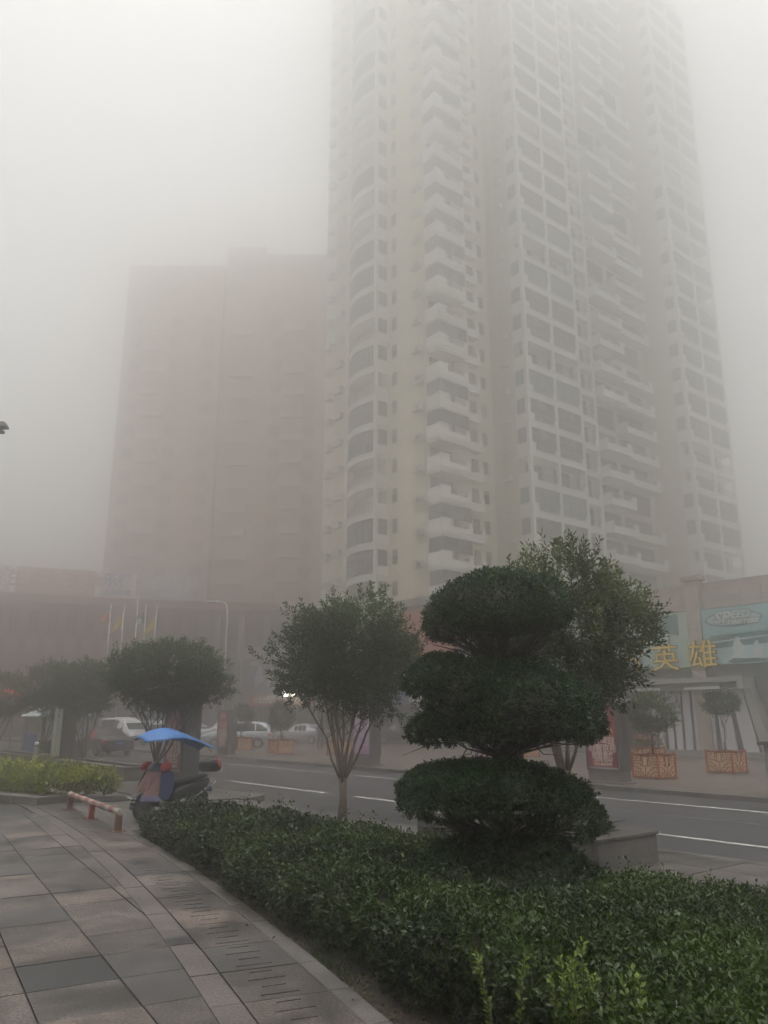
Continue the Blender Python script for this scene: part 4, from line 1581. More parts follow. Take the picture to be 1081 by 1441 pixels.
def along(b, i, z0, z1, fwd, m, s0=0.0, s1=1.0, back=0.0):
    (x0, y0), (x1, y1) = mp_[i], mp_[i + 1]
    dx, dy = x1 - x0, y1 - y0
    L_ = math.hypot(dx, dy)
    nx_, ny_ = dy / L_, -dx / L_
    a0, a1 = (x0 + dx * s0, y0 + dy * s0), (x0 + dx * s1, y0 + dy * s1)
    b.hexa([(a0[0] + nx_ * fwd, a0[1] + ny_ * fwd, z0), (a1[0] + nx_ * fwd, a1[1] + ny_ * fwd, z0), (a1[0] - nx_ * back, a1[1] - ny_ * back, z0), (a0[0] - nx_ * back, a0[1] - ny_ * back, z0),
            (a0[0] + nx_ * fwd, a0[1] + ny_ * fwd, z1), (a1[0] + nx_ * fwd, a1[1] + ny_ * fwd, z1), (a1[0] - nx_ * back, a1[1] - ny_ * back, z1), (a0[0] - nx_ * back, a0[1] - ny_ * back, z1)], m)
    return (nx_, ny_)


b = MB()
b.prism([(x, y) for x, y in mp_] + [(30, 40), (-26, 40)], -0.1, 14.2, BROWNW)
b.build('wall', mall)
REDL = mat('red_fascia', (0.22, 0.04, 0.035), 0.6, 0.2, 0.5)
for i in range(14):
    b = MB()
    along(b, i, 3.6, 5.6, 0.7, REDL, 0.004, 0.996)
    b.build('red_fascia', mall)
    b = MB()
    along(b, i, 7.4, 7.9, 0.5, MAROON2, 0.004, 0.996)
    b.build('cornice', mall)
    b = MB()
    along(b, i, 13.6, 14.5, 0.4, MAROON2, 0.004, 0.996)
    b.build('cornice', mall)
    for s in (0.0, 0.5):
        b = MB()
        along(b, i, 7.9, 13.6, 0.35, MAROON, s, s + 0.14)
        b.build('pilaster', mall)
        b = MB()
        along(b, i, 8.3, 10.0, 0.06, PINKST, s + 0.17, s + 0.47)
        b.build('panel', mall)
        b = MB()
        along(b, i, 10.6, 12.8, 0.08, GLASSD, s + 0.2, s + 0.44)
        along(b, i, 10.6, 12.8, 0.12, FRAMEW, s + 0.315, s + 0.325)
        b.build('window', mall)
        b = MB()
        along(b, i, 0.2, 3.4, 0.06, GLASSD, s + 0.03, s + 0.47)
        b.build('shop_window', mall)
BBW = mat('board_white', (0.60, 0.60, 0.62), 0.5, 0.1, 0.5)
BBO = mat('board_orange', (0.52, 0.36, 0.30), 0.5, 0.15, 0.5)
BBT = mat('board_text_blue', (0.10, 0.16, 0.30), 0.5, 0.1, 0.5)
BBR = mat('board_text_red', (0.40, 0.15, 0.12), 0.5, 0.1, 0.5)


def roof_board(label, xa, xb, m, mt_, s_, s2=''):
    def pos(X):
        for i in range(14):
            if mp_[i][0] <= X <= mp_[i + 1][0]:
                f = (X - mp_[i][0]) / (mp_[i + 1][0] - mp_[i][0])
                return Vector((X, mp_[i][1] + f * (mp_[i + 1][1] - mp_[i][1]), 0))
    p, q = pos(xa + 34), pos(xb + 34)
    d = (q - p)
    L_ = d.length
    d.normalize()
    t_ = thing('roof_billboard', label, 'billboard', p + Vector((-34, 80, 14.5)), math.atan2(d.y, d.x), 'billboards along the roof edge of the curved shopping centre')
    b = MB()
    b.box(0, L_, 0.2, 0.4, 0.05, 2.9, m)
    b.build('board', t_)
    b = MB()
    for k in range(int(L_ / 2) + 1):
        b.tube([(0.2 + k * 1.9, 0.45, 0), (0.2 + k * 1.9, 0.45, 2.8)], 0.06, METG, 4)
        b.tube([(0.2 + k * 1.9, 0.45, 2.4), (0.2 + k * 1.9, 1.8, 0)], 0.05, METG, 4)
    b.build('support_frame', t_)
    text_part(s_, 'lettering', 1.9 if not s2 else 1.6, mt_, t_, (L_ / 2, 0.18, 1.55 if not s2 else 1.9), (1, 0, 0), (0, 0, 1), 0.02, 0.05)
    if s2:
        text_part(s2, 'lettering', 0.75, mt_, t_, (L_ / 2, 0.18, 0.6), (1, 0, 0), (0, 0, 1), 0.02, 0.02)


roof_board('pale orange roof billboard with faded red characters, the longest in the row', -38.6, -31.3, BBO, BBR, '生活新天地')
roof_board('white roof billboard with large blue characters next to the orange one', -31.0, -27.3, BBW, BBT, '乐行', '全场特惠')
roof_board('pale blue roof billboard in front of the red-brown tower, last of the row', -26.2, -21.5, mat('board_blue', (0.35, 0.42, 0.52), 0.5, 0.1, 0.5), BBW, '品牌折扣', '四楼五楼')
roof_board('narrow white roof billboard at the left border', -44.0, -39.0, BBW, BBR, '美食城')

rt = thing('red_brown_tower', 'red-brown high-rise behind the curved shopping centre, dissolving into the fog', 'tower block', (-36.0, 101.0, 0))
RB1 = mat('redbrown_render', (0.50, 0.385, 0.345), 0.8, 0.12, 0.3)
RB2 = mat('redbrown_pale', (0.54, 0.45, 0.42), 0.8, 0.12, 0.3)
RTOP = 67
b = MB()
b.box(0, 13.5, 0, 22, 0, RTOP - 3, RB1)
b.box(13.502, 19, 1.6, 22, 0, RTOP + 1, RB2)
b.box(19.002, 34, 0.4, 22, 0, RTOP - 1, RB1)
b.build('wall', rt)
wmesh = MB()
wmesh.box(0, 1.5, -0.03, 0.0, 0, 1.6, mat('dull_glass', (0.26, 0.21, 0.20), 0.4, 0.2, 2))
wmesh.box(0.72, 0.78, -0.05, -0.032, 0, 1.6, RB2)
wo_ = wmesh.build('window', rt)
bm_ = MB()
bm_.box(0, 3.2, -0.9, 0, 0, 1.0, RB2)
bo_ = bm_.build('balcony', rt)
for k in range(13):
    z = 16 + k * 3.2
    for x in (1.0, 6.5, 11.0, 20.5, 25.0, 29.5):
        copy_part(wo_, rt, (x, 0 if x < 14 else 0.4, z))
    for x in (3.0, 15.0, 22.0):
        copy_part(bo_, rt, (x - (0.4 if x == 15 else 0), 0 if x < 14 else (1.6 if x < 19 else 0.4), z - 0.6))
bpy.data.objects.remove(wo_)
bpy.data.objects.remove(bo_)
# link building between them, with tall pale pilasters
lb_ = thing('link_building', 'grey glazed entrance block with tall pale pilasters between the shopping centre and the podium', 'building', (-18.5, 84, 0))
b = MB()
b.box(0, 12, 1, 12, -0.1, 13.0, BROWNW)
b.build('wall', lb_)
for k in range(5):
    b = MB()
    b.box(0.6 + k * 2.6, 1.1 + k * 2.6, 0.6, 0.99, 0, 12.4, PINKL if k % 2 else GREYW)
    b.build('pilaster', lb_)
for k in range(4):
    for z in (1, 4.8, 8.6):
        b = MB()
        b.box(1.3 + k * 2.6, 3.0 + k * 2.6, 0.94, 0.99, z, z + 3.0, GLASSD)
        b.build('window', lb_)
#NEXT

# ------------------------------------------------------------------ light boxes with posters
POST_RED = mat('poster_red', (0.20, 0.015, 0.022), 0.35, 0.35, 2.2)
POST_PINK = mat('poster_lilac', (0.42, 0.33, 0.42), 0.35, 0.2, 2.0)
POST_GRN = mat('poster_pale_green', (0.26, 0.28, 0.22), 0.4, 0.25, 2.0)
POST_TXT = mat('poster_text', (0.62, 0.55, 0.48), 0.5, 0)
POST_GLD = mat('poster_gold', (0.50, 0.32, 0.20), 0.5, 0.3, 6)
PLINTH = mat('plinth_concrete', (0.13, 0.115, 0.11), 0.7, 0.2, 4, 0.2, stain=0.3)


def light_box(label, n, u, kind, H_=2.3, wd_=1.2, dp=0.46):
    t_ = thing('advertising_light_box', label, 'light box', W(n, u, 0), A, 'advertising light boxes on the pavements')
    b = MB()
    b.box(-0.09, dp + 0.09, -0.09, wd_ + 0.09, -0.01, 0.05, PLINTH)
    b.build('base_plate', t_, bevel=0.006)
    b = MB()
    b.box(0.0, dp, 0.0, wd_, 0.052, 0.36, PLINTH)
    b.build('plinth', t_, bevel=0.01)
    b = MB()
    b.box(-0.03, dp + 0.03, -0.03, wd_ + 0.03, 0.362, H_, METG)
    b.build('cabinet', t_, bevel=0.012)
    for k in range(4):
        b = MB()
        b.box(0.02 + k * 0.11, 0.11 + k * 0.11, -0.043, -0.031, 0.42, H_ - 0.06, METG)
        b.build('side_strip', t_, bevel=0.004)
    fr = MB()
    z0, z1, y0, y1 = 0.46, H_ - 0.08, 0.08, wd_ - 0.08
    for (a0, a1, c0, c1) in ((y0 - 0.05, y0, z0 - 0.05, z1 + 0.05), (y1, y1 + 0.05, z0 - 0.05, z1 + 0.05), (y0, y1, z0 - 0.05, z0), (y0, y1, z1, z1 + 0.05)):
        fr.box(-0.06, -0.031, a0, a1, c0, c1, METL if kind == 'red' and c0 < z0 and c1 == z0 else METG)
    f_ = fr.build('poster_frame', t_)
    b = MB()
    b.box(-0.045, -0.032, y0 + 0.001, y1 - 0.001, z0 + 0.001, z1 - 0.001, {'red': POST_RED, 'pink': POST_PINK, 'green': POST_GRN}[kind])
    p_ = b.build('poster', t_)
    c = (y0 + y1) / 2
    if kind == 'red':
        for s_, z, sz in (('盛世家园', 1.22, 0.22), ('创智京苑', 1.0, 0.25), ('创智责任', 0.80, 0.20), ('-3770 元/㎡', 0.665, 0.14), ('0731-88239999', 0.545, 0.10)):
            text_part(s_, 'lettering', sz, POST_TXT, p_, (-0.05, c, z), (0, -1, 0), (0, 0, 1), 0.003, 0.003)
        g_ = MB()
        r2 = random.Random(int(u))
        for k in range(7):
            y = c + (k - 3) * 0.12
            hh = 0.12 + 0.25 * r2.random()
            flat(g_, [(y + 0.05, 1.42), (y - 0.05, 1.42), (y - 0.03, 1.42 + hh), (y, 1.46 + hh), (y + 0.03, 1.42 + hh)][::1], -0.048, POST_GLD)
        g_.build('printed_towers', p_)
        text_part('京苑', 'lettering', 0.26, POST_TXT, p_, (-0.05, c, 1.98), (0, -1, 0), (0, 0, 1), 0.003, 0.003)
    elif kind == 'pink':
        g_ = MB()
        r2 = random.Random(int(u) + 3)
        fm = [mat('flower_magenta', (0.42, 0.06, 0.20), 0.5, 0), mat('flower_violet', (0.20, 0.12, 0.36), 0.5, 0), mat('flower_coral', (0.5, 0.15, 0.12), 0.5, 0)]
        for k in range(60):
            y, z, s = r2.uniform(y0 + 0.06, y1 - 0.06), z0 + 0.05 + abs(r2.gauss(0, 0.16)), r2.uniform(0.02, 0.05)
            flat(g_, [(y + s * math.cos(q), z + s * math.sin(q)) for q in [i * math.pi / 3 for i in range(6)]][::-1], -0.0465 - k * 2e-5, fm[k % 3])
        g_.build('printed_flowers', p_)['kind'] = 'stuff'
        for z in (1.0, 1.4, 1.7):
            text_part('花漾时光' if z < 1.6 else '春', 'lettering', 0.16 if z < 1.6 else 0.4, fm[1], p_, (-0.05, c, z), (0, -1, 0), (0, 0, 1), 0.002, 0)
    else:
        g_ = MB()
        for i, ch in enumerate('城市绿色广场'):
            text_part(ch, 'lettering', 0.24, mat('glyph_green', (0.07, 0.11, 0.08), 0.5, 0), p_, (-0.05, c, 1.95 - i * 0.25), (0, -1, 0), (0, 0, 1), 0.003, 0)
    return t_


light_box('red poster light box at the far kerb, nearest to the shop entrance', 20.95, 14.8, 'red')
light_box('lilac flower poster light box at the far kerb seen between the topiary trunks', 20.95, 19.6, 'pink')
light_box('pale lilac flower poster light box behind the pale-stemmed round tree', 20.95, 26.75, 'pink')
light_box('red poster light box at the far kerb beside the silver car', 20.95, 38.9, 'red')
light_box('red poster light box on the near kerb directly behind the scooter', 10.45, 22.0, 'red', 2.42)
light_box('greenish poster light box among the trees on the far left', 10.6, 33.1, 'green', 2.35)

# ------------------------------------------------------------------ lattice planter crates with small trees
CRO = mat('crate_orange_wood', (0.34, 0.085, 0.012), 0.55, 0.2, 6, 0.1)
CRC = mat('crate_cream_panel', (0.62, 0.50, 0.34), 0.6, 0.15, 3)
CW, CH = 1.02, 0.80
HB = [((0, .94), (.36, .94)), ((.36, .94), (.36, .72)), ((.36, .72), (1, .72)), ((.62, 1), (.62, .84)), ((.62, .84), (1, .84)), ((.36, .60), (1, .60)), ((.36, .60), (.36, .50)), ((0, .50), (.36, .50)),
      ((.2, .90), (.2, .50)), ((.62, .46), (1, .46)), ((.62, .46), (.62, .36)), ((.40, .36), (.62, .36)), ((.40, .36), (.40, .22)), ((.2, .22), (.40, .22)), ((.2, .22), (.2, .06)), ((.62, .24), (1, .24)), ((.62, .24), (.62, .12)), ((.40, .12), (.62, .12)), ((.40, .12), (.40, 0)), ((0, .06), (.2, .06)), ((.82, .0), (.82, .12))]


def crate_mesh():
    out = []
    b = MB()
    e = 0.035
    b.box(e, CW - e, e, CW - e, 0.04, CH - 0.10, CRC)
    out.append(('panel_box', b))
    for i, (x, y) in enumerate(((0, 0), (CW - 0.07, 0), (0, CW - 0.07), (CW - 0.07, CW - 0.07))):
        b = MB()
        b.box(x, x + 0.07, y, y + 0.07, 0, CH, CRO)
        out.append(('corner_post', b))
    for fc in range(4):
        b = MB()
        w = 0.028

        def bar(x0, z0, x1, z1):
            lo, hi = 0.07, CW - 0.07
            X = lambda q: lo + (hi - lo) * (q * 0.5 + 0.5)
            Z = lambda q: 0.06 + (CH - 0.13) * q
            xa, xb = sorted((X(x0), X(x1)))
            za, zb = sorted((Z(z0), Z(z1)))
            if xb - xa < 1e-5:
                xa, xb = xa - w / 2, xb + w / 2
            else:
                za, zb = za - w / 2 + 0.0005, zb + w / 2 - 0.0005
            d0, d1 = 0.008, e + 0.01
            if fc == 0:
                b.box(d0, d1, xa, xb, za, zb, CRO)
            elif fc == 1:
                b.box(xa, xb, d0, d1, za, zb, CRO)
            elif fc == 2:
                b.box(CW - d1, CW - d0, xa, xb, za, zb, CRO)
            else:
                b.box(xa, xb, CW - d1, CW - d0, za, zb, CRO)
        for sgn in (-1, 1):
            for (p, q) in HB:
                bar(p[0] * sgn, p[1], q[0] * sgn, q[1])
        bar(0, 0, 0, 0.5)
        bar(-1.0, 0.0, 1.0, 0.0)
        bar(-1.0, 1.03, 1.0, 1.03)
        out.append(('lattice', b))
    b = MB()
    b.box(0.05, CW - 0.05, 0.05, CW - 0.05, CH - 0.098, CH - 0.06, SOIL)
    out.append(('soil_fill', b))
    return out


CR_G = 'orange lattice planter crates on the plaza'
first_crate = None
for n, u, lb in ((23.5, 15.2, 'orange lattice planter crate nearest the red poster light box, with a round dark tree'),
                 (27.9, 15.1, 'orange lattice planter crate in front of the slanted striped entrance'),
                 (28.6, 18.8, 'orange lattice planter crate standing behind the one with the round dark tree'),
                 (23.5, 38.1, 'orange lattice planter crate in front of the silver car'),
                 (25.0, 34.7, 'orange lattice planter crate behind the pale-stemmed round tree'),
                 (24.2, 43.8, 'orange lattice planter crate half behind the red light box beside the silver car'),
                 (31.0, 27.3, 'orange lattice planter crate far back between the topiary and the red light box')):
    if first_crate is None:
        t_ = first_crate = thing('planter_crate', lb, 'planter', W(n, u, 0), A, CR_G)
        for nm, mb in crate_mesh():
            o = mb.build(nm, t_)
            if nm == 'lattice':
                o['kind'] = 'stuff'
    else:
        t_ = copy_tree(first_crate)
        t_.location = W(n, u, 0)
        t_['label'] = lb


def potted(label, n, u, cz, r, rz, nl, seed, stems=4, leaf=0.07, tr=0.035):
    p = W(n + 0.51, u + 0.51, 0.7)
    tree(label, p, (p.x, p.y, cz), (r, r, rz), nl, leaf, L_TREE, BARKD, stems, 0.35, tr, 'small trees in the lattice crates', seed, k=9, wisps=0.5, cat='small tree', nm='potted_tree')


potted('round dark bushy tree in the nearest lattice crate', 23.5, 15.2, 1.95, 0.66, 0.62, 12000, 21, 6)
potted('small flat-topped tree with a bare stem in front of the striped entrance', 27.9, 15.1, 2.35, 0.60, 0.38, 7000, 22, 3)
potted('upright small tree in the lattice crate in front of the silver car', 23.5, 38.1, 1.95, 0.62, 0.75, 6500, 23, 4, 0.09)
potted('small tree behind the trunk stems of the pale round tree', 25.0, 34.7, 1.9, 0.6, 0.6, 6000, 24, 4, 0.09)
potted('small round tree just right of the light box beside the silver car', 24.2, 43.8, 1.85, 0.62, 0.7, 5500, 25, 4, 0.09)
# flowering plant in the crate standing further back
p = W(29.1, 19.3, 0.7)
fp = thing('flowering_shrub', 'low shrub with pink blossoms in the lattice crate standing further back', 'flowering shrub', p, 0)
C = rng.normal(0, 1, (160, 3)) * np.array([0.28, 0.28, 0.12]) + np.array([0, 0, 0.22])
P_, D_, L_, W_, tt = sprigs(C, C + np.array([0, 0, 0.4]), np.full(160, 0.12), 7, 0.08, 0.035, np.full(160, 0.4))
leaves('foliage', P_, D_, L_, W_, tt, L_TREE, fp)
b = MB()
PKB = mat('pink_blossom', (0.45, 0.16, 0.18), 0.6, 0.2, 5)
for k in range(26):
    c = Vector(rng.normal(0, 0.22, 3))
    c.z = 0.34 + abs(c.z) * 0.3
    b.lathe([(0, 0.0), (0.02, 0.05), (0.05, 0.06), (0.08, 0.02)], c, (rng.normal(0, .3), rng.normal(0, .3), 1), PKB, 6)
b.build('blossom', fp)['kind'] = 'stuff'
b = MB()
for k in range(6):
    b.tube([(0, 0, -0.03), (rng.normal(0, .12), rng.normal(0, .12), 0.3)], 0.012, BARKD, 4)
b.build('stem', fp)


# ------------------------------------------------------------------ cars
CWHITE = mat('car_white', (0.50, 0.51, 0.52), 0.3, 0.05, 1)
CSILV = mat('car_silver', (0.36, 0.38, 0.42), 0.3, 0.05, 1, metal=0.3)
CDARK = mat('car_dark', (0.025, 0.025, 0.03), 0.25, 0.05, 1)
CGLASS = mat('car_glass', (0.02, 0.022, 0.025), 0.08, 0, spec=0.8)
REDL_ = mat('tail_light', (0.45, 0.02, 0.02), 0.3, 0)
REDON = mat('tail_light_lit', (0.6, 0.03, 0.03), 0.3, 0, emit=(1.0, 0.05, 0.03), estr=0.12)
HEADL = mat('head_lamp', (0.45, 0.46, 0.48), 0.15, 0)
PLATE = mat('number_plate', (0.05, 0.12, 0.35), 0.4, 0)
# stations: x, z bottom, z belt, z top, half width belt, half width top
SUV = [(-2.25, .42, .80, .82, .80, .70), (-2.18, .30, .95, .98, .90, .78), (-2.05, .28, 1.02, 1.42, .91, .68), (-1.75, .28, 1.02, 1.62, .92, .66), (-.8, .28, 1.0, 1.68, .93, .67), (.2, .28, .99, 1.66, .93, .67), (.55, .28, .98, 1.60, .93, .66), (1.1, .28, .97, 1.08, .92, .74), (1.7, .28, .93, 1.0, .91, .72), (2.15, .30, .82, .86, .86, .66), (2.3, .42, .66, .68, .74, .55)]
SEDAN = [(-2.35, .42, .80, .83, .76, .66), (-2.28, .28, .92, .95, .86, .74), (-1.75, .26, .95, 1.02, .88, .72), (-1.35, .26, .95, 1.14, .89, .66), (-.85, .26, .93, 1.42, .90, .60), (-.2, .26, .92, 1.46, .90, .60), (.35, .26, .91, 1.38, .90, .61), (1.0, .26, .90, .98, .89, .70), (1.7, .26, .84, .90, .88, .70), (2.2, .28, .72, .76, .82, .62), (2.35, .40, .58, .60, .68, .5)]
VAN = [(-2.2, .40, .9, 1.0, .78, .72), (-2.15, .30, 1.0, 1.75, .86, .72), (-1.9, .30, 1.02, 1.88, .87, .72), (0, .30, 1.02, 1.92, .87, .72), (1.0, .30, 1.0, 1.86, .87, .70), (1.35, .30, 1.0, 1.55, .86, .70), (1.75, .30, .98, 1.05, .85, .70), (2.1, .32, .82, .86, .80, .62), (2.2, .42, .66, .68, .70, .5)]


def ring_(s):
    x, zb, zl, zt, w, wt = s
    r = [(w * 0.90, zb), (w * 0.985, zb + 0.12), (w, (zb + zl) * 0.52), (w * 0.985, zl - 0.03), (w * 0.955, zl), (wt + 0.03, zt - 0.07 * min(1, (zt - zl) / 0.4) - 0.0), (wt * 0.86, zt - 0.01), (wt * 0.45, zt + 0.012), (0, zt + 0.018)]
    full = [(x, y, z) for y, z in r] + [(x, -y, z) for y, z in r[-2::-1]]
    return full


def car(label, prof, paint, loc, heading, glass_to, wheels=(-1.35, 1.38), group='cars parked on the plaza', lit=False):
    """heading: direction the car points, world angle"""
    t_ = thing('car', label, 'car', loc, heading, group)
    b = MB()
    k = b.mi(paint)
    rings = [ring_(s) for s in prof]
    n = len(rings[0])
    for r in rings:
        b.v += r
    for i in range(len(rings) - 1):
        for j in range(n - 1):
            b.f.append((i * n + j, i * n + j + 1, (i + 1) * n + j + 1, (i + 1) * n + j))
            b.m.append(k)
        b.f.append((i * n, (i + 1) * n, (i + 1) * n + n - 1, i * n + n - 1))
        b.m.append(k)
    b.f.append(tuple(range(n)))
    b.m.append(k)
    b.f.append(tuple((len(rings) - 1) * n + j for j in reversed(range(n))))
    b.m.append(k)
    body = b.build('body', t_, smooth=True)
    # side glass between belt and roof, and the screens
    cab = [s for s in prof if s[3] - s[2] > 0.33]
    for sg in (1, -1):
        wn_ = max(2, len(cab) - 1)
        xs = [cab[0][0] + (cab[-1][0] - cab[0][0]) * q for q in (0.03, 0.34, 0.67, 0.98)]

        def edge(x, f):
            for s0, s1 in zip(prof[:-1], prof[1:]):
                if s0[0] <= x <= s1[0]:
                    g_ = (x - s0[0]) / (s1[0] - s0[0])
                    v = [s0[i] + g_ * (s1[i] - s0[i]) for i in range(6)]
                    zl, zt, w, wt = v[2], v[3], v[4], v[5]
                    zt2 = zt - 0.07 * min(1, (zt - zl) / 0.4)
                    return (x, sg * (w * 0.955 + (wt + 0.03 - w * 0.955) * f + 0.012), zl + (zt2 - zl) * f)
        for q0, q1 in zip(xs[:-1], xs[1:]):
            b = MB()
            pts = [edge(q0 + 0.03, 0.08), edge(q1 - 0.03, 0.08), edge(q1 - 0.03, 0.92), edge(q0 + 0.03, 0.92)]
            inn = [(p[0], p[1] - sg * 0.02, p[2]) for p in pts]
            b.hexa([pts[0], pts[1], inn[1], inn[0], pts[3], pts[2], inn[2], inn[3]], CGLASS)
            b.build('side_window', t_)
    for nm, (sa, sb) in (('windscreen', (prof[glass_to[0]], prof[glass_to[0] + 1])), ('rear_window', (prof[glass_to[1]], prof[glass_to[1] + 1]))):
        b = MB()
        q = []
        for s, f in ((sa, 0.06), (sb, 0.94)):
            pass
        A0 = (sa[0] + (sb[0] - sa[0]) * 0.08, sa[5] * 0.9, sa[3] + (sb[3] - sa[3]) * 0.08 + 0.012)
        B0 = (sa[0] + (sb[0] - sa[0]) * 0.9, sb[5] * 0.9, sa[3] + (sb[3] - sa[3]) * 0.9 + 0.012)
        ox = 0.02 if nm == 'windscreen' else -0.02
        pts = [(A0[0] + ox, -A0[1], A0[2]), (A0[0] + ox, A0[1], A0[2]), (B0[0] + ox, B0[1], B0[2]), (B0[0] + ox, -B0[1], B0[2])]
        top = [(p[0] + ox * 0.3, p[1], p[2] + 0.015) for p in pts]
        b.hexa(pts + top, CGLASS)
        b.build(nm, t_)
    r_ = 0.33
    for x in wheels:
        for sg in (1, -1):
            w = prof[5][4]
            b = MB()
            b.lathe([(0, 0.0), (0, r_ + 0.05), (0.012, r_ + 0.05)], (x, sg * (w * 0.955), r_ + 0.03), (0, sg, 0), BLACK, 20)
            b.build('wheel_arch', t_)
            b = MB()
            b.lathe([(-0.10, 0.20), (-0.10, r_ - 0.02), (-0.06, r_), (0.06, r_), (0.10, r_ - 0.02), (0.10, 0.21), (0.07, 0.20)], (x, sg * (w - 0.05), r_ - 0.0), (0, sg, 0), RUBBER, 20)
            wh = b.build('wheel', t_, smooth=True)
            b = MB()
            b.lathe([(0.06, 0.0), (0.075, 0.05), (0.06, 0.10), (0.07, 0.20), (0.08, 0.21)], (x, sg * (w - 0.05), r_), (0, sg, 0), METL, 10)
            b.build('rim', wh)
    f0, f1 = prof[-2], prof[1]
    for sg in (1, -1):
        b = MB()
        b.box(f0[0] - 0.22, f0[0] + 0.03, min(sg * f0[4] * 0.62, sg * (f0[4] + 0.02)), max(sg * f0[4] * 0.62, sg * (f0[4] + 0.02)), f0[2] - 0.15, f0[2] - 0.02, HEADL)
        b.build('headlight', t_, bevel=0.02)
        b = MB()
        b.box(f1[0] - 0.03, f1[0] + 0.22, min(sg * f1[4] * 0.6, sg * (f1[4] + 0.015)), max(sg * f1[4] * 0.6, sg * (f1[4] + 0.015)), f1[2] - 0.20, f1[2] - 0.04, REDON if lit else REDL_)
        b.build('tail_light', t_, bevel=0.02)
        b = MB()
        b.box(0.75, 0.95, min(sg * 0.93, sg * 1.06), max(sg * 0.93, sg * 1.06), 0.98, 1.10, paint)
        b.build('wing_mirror', t_, bevel=0.02)
    b = MB()
    b.box(prof[0][0] - 0.035, prof[0][0] + 0.0, -0.22, 0.22, 0.62, 0.75, PLATE)
    b.build('number_plate', t_)
    b = MB()
    b.box(prof[0][0] - 0.05, prof[0][0] + 0.25, -0.78, 0.78, 0.34, 0.52, BLACK)
    b.box(prof[-1][0] - 0.25, prof[-1][0] + 0.03, -0.66, 0.66, 0.34, 0.50, BLACK)
    b.build('bumper', t_, bevel=0.03)
    return t_


PI = math.pi
road_a = math.atan2(UY, UX)
car('silver sport utility car seen from the side between the light box and the lattice crate', SUV, CSILV, (-9.6, 54.5, 0), PI + 0.10, (6, 1))
car('silver saloon car parked behind the upright potted tree', SEDAN, CSILV, (-6.2, 63.5, 0), PI - 0.5, (6, 2))
car('dark car parked behind the standing person', SEDAN, CDARK, (-2.8, 66.5, 0), PI - 0.7, (6, 2))
car('long dark car with chrome window trim parked right of the lilac light box', SUV, CDARK, (1.3, 62.0, 0), PI + 0.05, (6, 1))
car('white car half hidden behind the red light box at the far kerb', SUV, CWHITE, (-13.0, 67.0, 0), PI + 0.35, (6, 1))
car('black saloon driving away along the road with its tail lights lit', SEDAN, CDARK, W(17.2, 46.5, -0.13), road_a, (6, 2), group='cars moving on the road', lit=True)
car('white minivan facing the viewer behind the small left trees', VAN, CWHITE, W(22.8, 58.0, 0), road_a + PI + 0.15, (5, 1), (-1.35, 1.4))
car('white sport utility car seen from behind, left of the blue canopy', SUV, CWHITE, W(25.5, 60.0, 0), road_a, (6, 1))
car('small pale car seen past the trunk of the dome-headed tree', SEDAN, CSILV, W(30.5, 63.0, 0), road_a + 0.3, (6, 2))

# ------------------------------------------------------------------ standing person, far on the plaza
per = thing('person', 'standing person in a dark jacket and trousers on the plaza beside the silver saloon', 'person', (-3.95, 51.5, 0), 0)
CLO = mat('dark_cloth', (0.02, 0.02, 0.025), 0.8, 0.2, 8)
SKIN = mat('skin', (0.30, 0.18, 0.13), 0.6, 0)
HAIR = mat('hair', (0.012, 0.01, 0.01), 0.6, 0)


def skin_mesh(name, verts, edges, radii, m, parent, lvl=2):
    me = bpy.data.meshes.new(name)
    me.from_pydata(verts, edges, [])
    o = bpy.data.objects.new(name, me)
    col.objects.link(o)
    o.parent = parent
    sk = o.modifiers.new('skin', 'SKIN')
    sk.use_smooth_shade = True
    for i, r in enumerate(radii):
        me.skin_vertices[0].data[i].radius = r if hasattr(r, '__len__') else (r, r)
    me.skin_vertices[0].data[0].use_root = True
    ss = o.modifiers.new('subdivision', 'SUBSURF')
    ss.levels = ss.render_levels = lvl
    me.materials.append(m)
    return o


V_ = [(0, 0, .88), (0, 0, 1.08), (0, 0, 1.28), (0, 0, 1.40), (0, 0.01, 1.47), (0, -0.005, 1.56),
      (.09, 0, .84), (.10, -.02, .48), (.11, .02, .08), (.115, -.10, .035), (-.09, 0, .84), (-.11, .03, .48), (-.13, .05, .08), (-.135, -.07, .035),
      (.17, 0, 1.36), (.21, .03, 1.10), (.16, -.10, .92), (-.17, 0, 1.36), (-.22, .03, 1.10), (-.20, -.04, .86)]
E_ = [(0, 1), (1, 2), (2, 3), (3, 4), (4, 5), (0, 6), (6, 7), (7, 8), (8, 9), (0, 10), (10, 11), (11, 12), (12, 13), (3, 14), (14, 15), (15, 16), (3, 17), (17, 18), (18, 19)]
Rr = [(.15, .11), (.14, .10), (.17, .11), (.12, .09), .055, .075, .09, .065, .045, .04, .09, .065, .045, .04, .065, .05, .035, .065, .05, .035]
skin_mesh('body', V_, E_, Rr, CLO, per)
b = MB()
b.lathe([(-0.125, 0.0), (-0.11, 0.05), (-0.05, 0.085), (0.03, 0.092), (0.09, 0.07), (0.12, 0.0)], (0, -0.01, 1.585), (0, 0.05, 1), SKIN, 14)
b.box(-0.013, 0.013, -0.115, -0.085, 1.555, 1.59, SKIN)
hd = b.build('head', per, smooth=True)
b = MB()
b.lathe([(-0.02, 0.094), (0.04, 0.102), (0.09, 0.085), (0.135, 0.0)], (0, 0.012, 1.59), (0, 0.15, 1), HAIR, 14)
b.build('hair', per, smooth=True)

